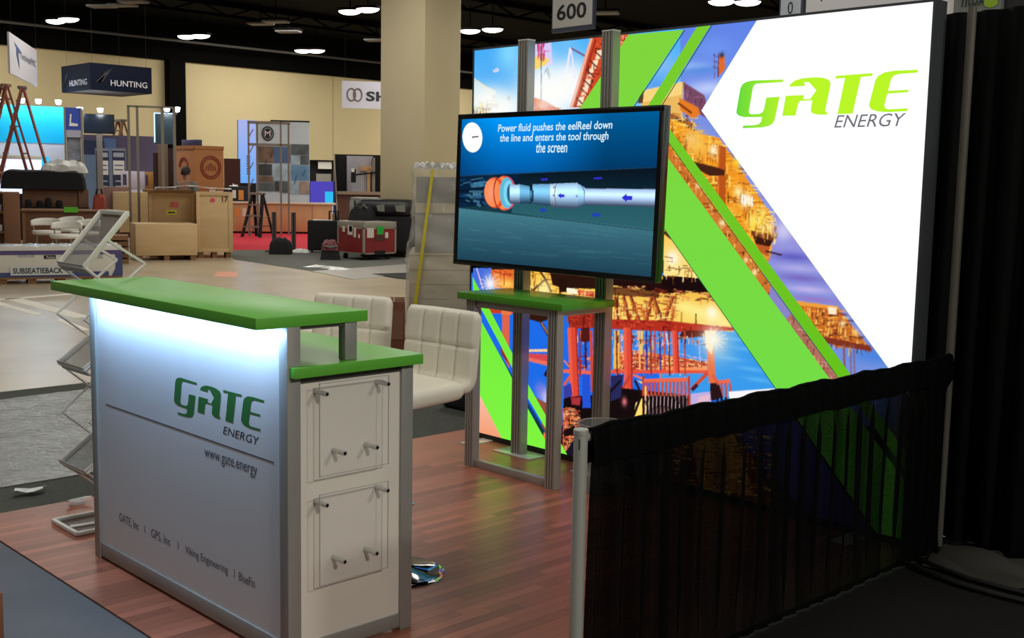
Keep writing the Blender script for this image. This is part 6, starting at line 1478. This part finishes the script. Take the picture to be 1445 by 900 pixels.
L(MB().box(0, w, 0, .5, 0, h), 'body', mat('dark_plinth', (26, 24, 30)), r, bevel=.01); L(MB().box(w * .40, w * .54, -.012, 0, h * .74, h * .92), 'notice', m_wht, r); L(MB().box(w * .64, w * .84, -.012, 0, h * .70, h * .92), 'notice', mat('notice_orange', (236, 150, 70)), r)
r, w, h = facing('maroon_screen', 'maroon partition panel between the tall crate and the lit panel', 'partition', 318, 340, 323, 224, turn=4)
L(MB().box(0, w, 0, .1, 0, h), 'panel', mat('maroon_panel', (92, 48, 38), rough=.7), r); L(MB().box(-.02, 0, -.02, .12, 0, h), 'edge_trim', m_ply3, r)
o = lump(14, 10, .35, .3, .16, 22, .22, 3).build('paper_heap', m_wht, smooth=True); o.location = G(326, 324, FZ) ; o.location.z = r.location.z + 1.28; o.location += Vector((.9, -.9, 0)) * .35
tag(o, 'small white crumpled paper on the dark counter beside the tall crate', 'paper')
# carpets in that stand
def carpet(name, label, pts, m, z=.006):
    p = [G(x, y, FZ) for x, y in pts]; o = MB().prism(p, (0, 0, z)).build(name, m); struct(o, label, 'carpet'); return o
carpet('red_carpet', 'red carpet of the picture wall stand', [(300, 325.5), (445, 327), (439, 352), (330, 353), (300, 352)], mat('red_carpet_pile', (200, 26, 50), rough=.95, var=.12, scale=6))
carpet('grey_carpet', 'dark grey carpet patch around the flight cases', [(318, 352.5), (560, 351.5), (584, 384), (462, 386), (330, 366)], mat('grey_green_carpet', (92, 94, 88), rough=.95, var=.2, scale=6), .004)
carpet('sheeting', 'pale plastic sheeting over the aisle beside the flight case', [(440, 383), (590, 372), (590, 384), (500, 395)], mat('pale_sheeting', (176, 174, 166), rough=.3, var=.12, scale=3), .009)
carpet('dark_mat', 'short black mat at the foot of the wrapped pallet', [(524, 387), (592, 385), (592, 396), (560, 393)], m_dkb, .012)
for (px, py, s) in ((446, 377, 0), (466, 379, 1), (478, 381, 2)):
    c = G(px, py, FZ); r2 = random.Random(s); n = 10
    ring = [(c.x + .22 * math.sin(2 * math.pi * j / n) * r2.uniform(.4, 1), c.y + .36 * math.cos(2 * math.pi * j / n) * r2.uniform(.4, 1), FZ + .012) for j in range(n)]
    tag(MB().add([(c.x, c.y, FZ + .05)] + ring, [(0, 1 + j, 1 + (j + 1) % n) for j in range(n)]).build('plastic_scrap', mat('white_film_scrap', (216, 218, 216))), ('leftmost white film scrap on the pale sheeting before the flight case', 'middle white film scrap on the pale sheeting before the flight case', 'rightmost white film scrap on the pale sheeting before the flight case')[s], 'plastic scrap')
tag(MB().prism([G(308, 383, FZ), G(336, 384, FZ), G(334, 391, FZ), G(300, 390, FZ)], (0, 0, .002)).build('floor_marking', mat('faded_red_paint', (222, 150, 120), rough=.5)), 'faded red paint patch on the concrete', 'floor marking')
# posts on the red carpet
for i, (px, yb, yt) in enumerate(((387, 355, 299), (414.5, 354, 299.5))):
    r, w, h = facing('slotted_post', ('slotted grey post with a black bag at its foot', 'slotted grey post with a white scrap at its foot')[i], 'post', px - 3.3, px + 3.3, yb, yt, group='slotted posts on the red carpet')
    L(MB().box(0, w, 0, .06, .02, h), 'post', mat('dark_grey_profile', (84, 82, 78), rough=.5, metal=.4), r); L(MB().box(w * .4, w * .6, -.003, 0, .02, h), 'groove', m_dkb, r); L(MB().box(-.15, w + .15, -.15, .2, 0, .02), 'base_plate', m_dkb, r)
o = lump(20, 12, .48, .4, .36, 31, .07, 4).build('black_bag', m_dkb, smooth=True); o.location = G(378, 359, FZ); o.rotation_euler = (0, 0, YAW); tag(o, 'slumped black bag at the foot of the slotted post', 'bag')
o = lump(16, 10, .42, .3, .08, 33, .22, 3).build('plastic_scrap', mat('white_film_scrap', (216, 218, 216)), smooth=True); o.location = G(410, 356.5, FZ); o.rotation_euler = (0, 0, YAW); tag(o, 'white plastic scrap at the foot of the right slotted post', 'plastic scrap')

# ------------------------------------------------------------------ far stands left of the column
r, w, h = facing('far_booth', 'far black booth with silver curtains and a small white header', 'booth', 437, 471, 317, 226)
k = w / 34.0
L(MB().box(0, w, .2, .3, 0, h), 'back_wall', m_dkb, r)
for j in range(8): L(MB().tube([((11 + 2.5 * j) * k, .16, .5), ((11 + 2.5 * j) * k, .16, h - .5)], .05, 8), 'curtain_fold', mat('silver_curtain', (160, 158, 152), rough=.5), r, smooth=True)
L(MB().box(12 * k, 31 * k, .05, .12, h - .32, h - .06), 'header', m_wht, r); L(MB().box(0, w, 0, .25, h - .03, h), 'top_rail', m_dkb, r)
r, w, h = facing('lit_display', 'small display with purple and cyan glowing screen on the oak counter', 'screen', 438, 472.5, 326.5, 256)
L(MB().box(0, w, 0, .08, h * .48, h), 'purple_screen', glow('purple_screen', (84, 74, 190), .9, sampled=False), r); L(MB().box(w * .60, w * .93, -.01, 0, h * .55, h * .80), 'cyan_window', glow('cyan_window', (50, 190, 240), 1.0, sampled=False), r); L(MB().box(0, w, -.02, .1, h * .36, h * .52), 'white_shelf', glow('pale_blue_shelf', (190, 226, 250), 1.0, sampled=False), r); L(MB().box(w * .1, w * .9, .0, .08, 0, h * .36), 'plinth', m_oak, r); L(MB().box(w * .93, w + .02, -.03, .1, h * .36, h), 'side_edge', mat('deep_blue_edge', (40, 34, 90), rough=.5), r)
r, w, h = facing('shelf_booth', 'far black booth with silver curtains above a brown shelf', 'booth', 471, 545, 322, 218)
k = w / 74.0
L(MB().box(0, w, .5, .6, 0, h), 'back_wall', m_dkb, r)
for j in range(11): L(MB().tube([((21 + 3.1 * j) * k, .44, h * .5), ((21 + 3.1 * j) * k, .44, h - .05)], .075, 8), 'curtain_fold', mat('silver_curtain2', (176, 176, 186), rough=.5), r, smooth=True)
L(MB().prism([(1.2 * k, .1, h - .02), (.2 * k, .1, h - .02), (5 * k, .1, 0), (6.5 * k, .1, 0)], (0, .4, 0)), 'pale_edge', mat('pale_trim', (176, 166, 156), rough=.6), r); L(MB().box(5 * k, w, -.1, .5, h * .46, h * .50), 'shelf', mat('taupe_shelf', (146, 124, 106), rough=.6), r); L(MB().box(5 * k, w, .1, .5, 0, h * .46), 'brown_cupboard', mat('maroon_wood', (90, 52, 38), rough=.6), r)
L(MB().bar((26 * k, .0, h * .72), (60 * k, .0, h * .76), .06), 'monitor_arm', m_dkb, r); L(MB().box(24 * k, 31 * k, -.06, .02, h * .62, h * .80), 'camera_body', m_dkb, r); L(MB().box(24.5 * k, 29 * k, -.08, -.06, h * .76, h * .81), 'camera_top', m_wht, r); L(MB().box(47 * k, 51 * k, .2, .4, h * .5, h * .82), 'brown_strut', m_oak, r); L(MB().box(37 * k, 54 * k, .2, .4, h * .78, h * .84), 'brown_strut', m_oak, r); L(MB().box(54 * k, 58 * k, .1, .4, h * .5, h * .96), 'grey_case', m_galv, r)

# ------------------------------------------------------------------ flight case, luggage and black moulded cart
x0, x1, y0, y1, zt = corner_box(513, 368, 476.5, 558.5, 313)
fc = thing('flight_case', 'dark red flight case with aluminium edges and a green sticker', 'flight case', (x1, y0, FZ))
m_fred = mat('flight_case_red', (132, 32, 36), rough=.5, var=.06, scale=3); m_fal = mat('dull_aluminium', (168, 164, 154), rough=.45, metal=.5)
zb = FZ + .13; lidz = zt - .12
MB().box(x0, x1, y0, y1, zb, lidz).build('body', m_fred, fc); MB().box(x0, x1, y0, y1, lidz, zt).build('lid', m_fal, fc, bevel=.01)
e = .028
for (xa, ya) in ((x0, y0), (x1 - e, y0), (x1 - e, y1 - e), (x0, y1 - e)): MB().box(xa - .006, xa + e + .006, ya - .006, ya + e + .006, zb, zt).build('corner_edge', m_fal, fc)
for z in (zb, lidz - e): 
    MB().box(x0, x1, y0 - .006, y0, z, z + e).build('edge_strip', m_fal, fc); MB().box(x1, x1 + .006, y0, y1, z, z + e).build('edge_strip', m_fal, fc)
yl = y1 - y0; xl_ = x1 - x0
for (f, z, wd, ht, key, c) in ((.20, .62, .17, .2, 'sticker_white', (214, 206, 196)), (.50, .74, .17, .17, 'sticker_green', (30, 170, 60)), (.70, .6, .08, .12, 'sticker_white', (214, 206, 196)), (.5, .50, .24, .10, 'latch_dark', (74, 46, 40))):
    MB().box(x1 + .006, x1 + .012, y0 + yl * f - wd / 2, y0 + yl * f + wd / 2, zb + (lidz - zb) * z, zb + (lidz - zb) * z + ht).build('sticker', mat(key, c, rough=.6), fc)
for (f, z, wd, ht, key, c) in ((.25, .8, .08, .12, 'sticker_white', (214, 206, 196)), (.50, .70, .17, .2, 'sticker_white', (214, 206, 196)), (.52, .82, .10, .12, 'sticker_sage', (126, 150, 110)), (.68, .62, .08, .2, 'sticker_white', (214, 206, 196)), (.84, .6, .05, .08, 'sticker_white', (214, 206, 196))):
    MB().box(x0 + xl_ * f - wd / 2, x0 + xl_ * f + wd / 2, y0 - .012, y0 - .006, zb + (lidz - zb) * z, zb + (lidz - zb) * z + ht).build('sticker', mat(key, c), fc)
MB().box(x1, x1 + .01, y0 + yl * .33, y0 + yl * .66, zb - .02, zb + .07).build('handle_recess', m_dkb, fc)
for (xx, yy_) in ((x0 + .12, y0 + .12), (x1 - .12, y0 + .12), (x1 - .12, y1 - .12), (x0 + .12, y1 - .12)):
    MB().tube([(xx - .02, yy_, FZ + .055), (xx + .02, yy_, FZ + .055)], .055, 12).build('caster', m_rub, fc, smooth=True); MB().box(xx - .03, xx + .03, yy_ - .03, yy_ + .03, FZ + .06, zb).build('caster_bracket', m_blk, fc)
r, w, h = facing('black_cart', 'tall black moulded cart with two grey recesses behind the red flight case', 'cart', 503, 581, 362, 281, turn=-14)
L(MB().box(0, w, 0, 1.1, .12, h * .72), 'body', m_dkb, r, bevel=.06, seg=3)
k = w / 78.0
L(MB().box(-2 * k, w + .01, -.05, 1.12, h * .70, h), 'hood', mat('black_moulding', (24, 25, 27), rough=.45), r, bevel=.16, seg=4)
for (a_, b2) in ((29, 40), (55, 69)): L(MB().prism([(a_ * k, -.052, h * .90), (b2 * k, -.052, h * .92), ((b2 + .5) * k, -.052, h * .79), ((a_ + 2) * k, -.052, h * .80)], (0, -.02, 0)), 'grey_recess', mat('recess_grey', (126, 126, 118), rough=.5), r)
casters(r, w, 1.1, .12, .06)
zc5 = zt
r, w, h = facing('black_camera_bag', 'black equipment bag lying on the red flight case lid', 'bag', 489, 515, 352, 296, turn=-20)
L(lump(16, 8, w, .5, .30, 41, .2, 5), 'bag_body', m_dkb, r, smooth=True); L(MB().tube([(w * .55, .1, .25), (w * .7, .05, .34), (w * .85, .1, .25)], .02, 6), 'bag_strap', mat('grey_strap', (110, 112, 108), rough=.6), r); r.location = (x0 + .12, y0 + .18, zt)
r, w, h = facing('grey_equipment_case', 'grey silver equipment case standing between flight case and brown shelf', 'case', 492, 533, 357, 279, turn=-8)
L(MB().box(0, w, 0, .6, 0, h), 'body', mat('dark_grey_case', (60, 60, 58), rough=.5), r, bevel=.05, seg=3); L(MB().box(.04, w - .04, -.01, .61, h - .08, h + .01), 'lid', mat('silver_lid', (150, 150, 144), rough=.4, metal=.3), r, bevel=.02)
for x in (.02, w * .26): L(MB().box(x, x + .10, -.03, .0, h * .55, h * .95), 'silver_panel', mat('silver_lid', (150, 150, 144)), r, bevel=.01)
r, w, h = facing('black_suitcase', 'upright black suitcase with a raised pull handle left of the flight case', 'suitcase', 434, 478, 356.5, 311, turn=0)
L(MB().box(0, w, 0, .4, .05, h), 'shell', m_dkb, r, bevel=.04, seg=3); k = w / 44.0
L(MB().tube([(31 * k, .2, h), (31 * k, .2, h + 13 * k), (43 * k, .2, h + 13 * k), (43 * k, .2, h)], .025, 6), 'pull_handle', m_rub, r); L(MB().box(.12, w * .8, .05, .35, h - .005, h + .015), 'white_tray', m_wht, r)
for x in (.1, w - .1): L(MB().tube([(x - .02, .1, .03), (x + .02, .1, .03)], .04, 10), 'wheel', m_rub, r, smooth=True)
r, w, h = facing('duffel_bag', 'dark red and black duffel bag beside the flight case', 'bag', 452, 480, 367, 339, turn=0)
L(lump(18, 10, w, .5, h * .55, 51, .12, 6), 'black_base', m_dkb, r, smooth=True); o = L(lump(18, 10, w * .9, .42, h * .5, 52, .12, 4), 'red_top', mat('dark_red_nylon', (96, 22, 30), rough=.5), r, smooth=True); o.location = (w * .05, .04, h * .48)
L(MB().tube([(w * .2, .06, h * .7), (w * .5, -.02, h * .66), (w * .85, .06, h * .7)], .02, 6), 'carry_strap', mat('grey_strap', (110, 112, 108)), r)

# ------------------------------------------------------------------ film-wrapped pallet with yellow straps
r, w, h = facing('wrapped_pallet', 'tall pallet of goods wrapped in clear film with yellow straps', 'pallet', 575, 668, 512, 233, turn=0)
k = w / 93.0
m_gbox = mat('grey_goods', (170, 166, 158), rough=.6, var=.06, scale=2); m_bbox = mat('beige_goods', (206, 192, 164), rough=.6, var=.05, scale=2, stretch=(.3, .3, 6))
L(MB().box(.02, w, 0, .9, 0, .13), 'pallet', m_ply3, r)
L(MB().box(1 * k, w, .0, .9, .13, h * .56), 'lower_goods', m_bbox, r, bevel=.01)
for j in range(7): L(MB().box(1 * k, w, -.004, .0, .2 + j * .13, .205 + j * .13), 'goods_seam', mat('beige_seam', (186, 172, 146), rough=.7), r)
L(MB().box(9 * k, w, .02, .88, h * .56, h * .76), 'middle_goods', m_gbox, r, bevel=.01); L(MB().box(9 * k, w, .0, .9, h * .76, h * .81), 'pale_layer', m_bbox, r); L(MB().box(10 * k, w, .02, .88, h * .81, h * .94), 'upper_goods', mat('dark_grey_goods', (146, 144, 140), rough=.5), r, bevel=.01)
rw = np.random.default_rng(61); fw = rw.uniform(3, 14, (8, 2)); pw_ = rw.uniform(0, 6.28, 8)
def wrap(u, v):
    z = .15 + (h - .15) * v; lft = (0 if v < .58 else 7 * k) - .02
    n = sum(math.sin(fw[q][0] * u * 3 + fw[q][1] * v * 4 + pw_[q]) for q in range(8)) / 8
    per = u * (2 * .95 + w)      # left side, front, right side
    if per < .95: return (lft + n * .03, .95 - per - .02, z + (.05 * n if v > .95 else 0))
    if per < .95 + w: return (lft + (per - .95) * (w - lft + .02) / w, -.03 + n * .03, z + (.07 * n if v > .95 else 0))
    return (w + .02 + n * .02, per - .95 - w - .02, z)
L(MB().grid(wrap, 120, 60), 'stretch_film', clear_film('stretch_film', (214, 214, 206), .30, .12, bump=.9, bscale=5.0), r, smooth=True, angle=180)
L(MB().grid(lambda u, v: (7 * k + (w - 7 * k) * u, -.03 + .96 * v, h * .965 + .06 * abs(math.sin(u * 21 + v * 7) * math.sin(v * 13 + u * 5)) + .03), 60, 24), 'film_top', clear_film('milky_film', (228, 228, 224), .7, .2), r, smooth=True)
m_yel = mat('yellow_strap', (216, 200, 50), rough=.5)
L(MB().prism([(31 * k, -.06, h * .975), (35 * k, -.06, h * .975), (6.5 * k, -.06, .2), (1.5 * k, -.06, .2)], (0, -.012, 0)), 'strap', m_yel, r)
L(MB().prism([(91 * k, -.06, h * .60), (94 * k, -.06, h * .60), (89 * k, -.06, .2), (85 * k, -.06, .2)], (0, -.012, 0)), 'strap', m_yel, r)
r, w, h = facing('cardboard_box', 'brown cardboard box standing at the foot of the wrapped pallet', 'box', 540, 571, 522, 425)
L(MB().box(0, w, 0, .45, 0, h), 'body', mat('red_brown_card', (126, 76, 52), rough=.8, var=.06), r, bevel=.004); L(MB().box(w * .3, w * .92, -.006, 0, h * .45, h * .86), 'paper_label', mat('faded_label', (140, 96, 76), rough=.8), r); L(MB().box(w * .46, w * .54, -.004, .45, h, h + .004), 'tape', mat('packing_tape', (160, 120, 80), rough=.4), r)
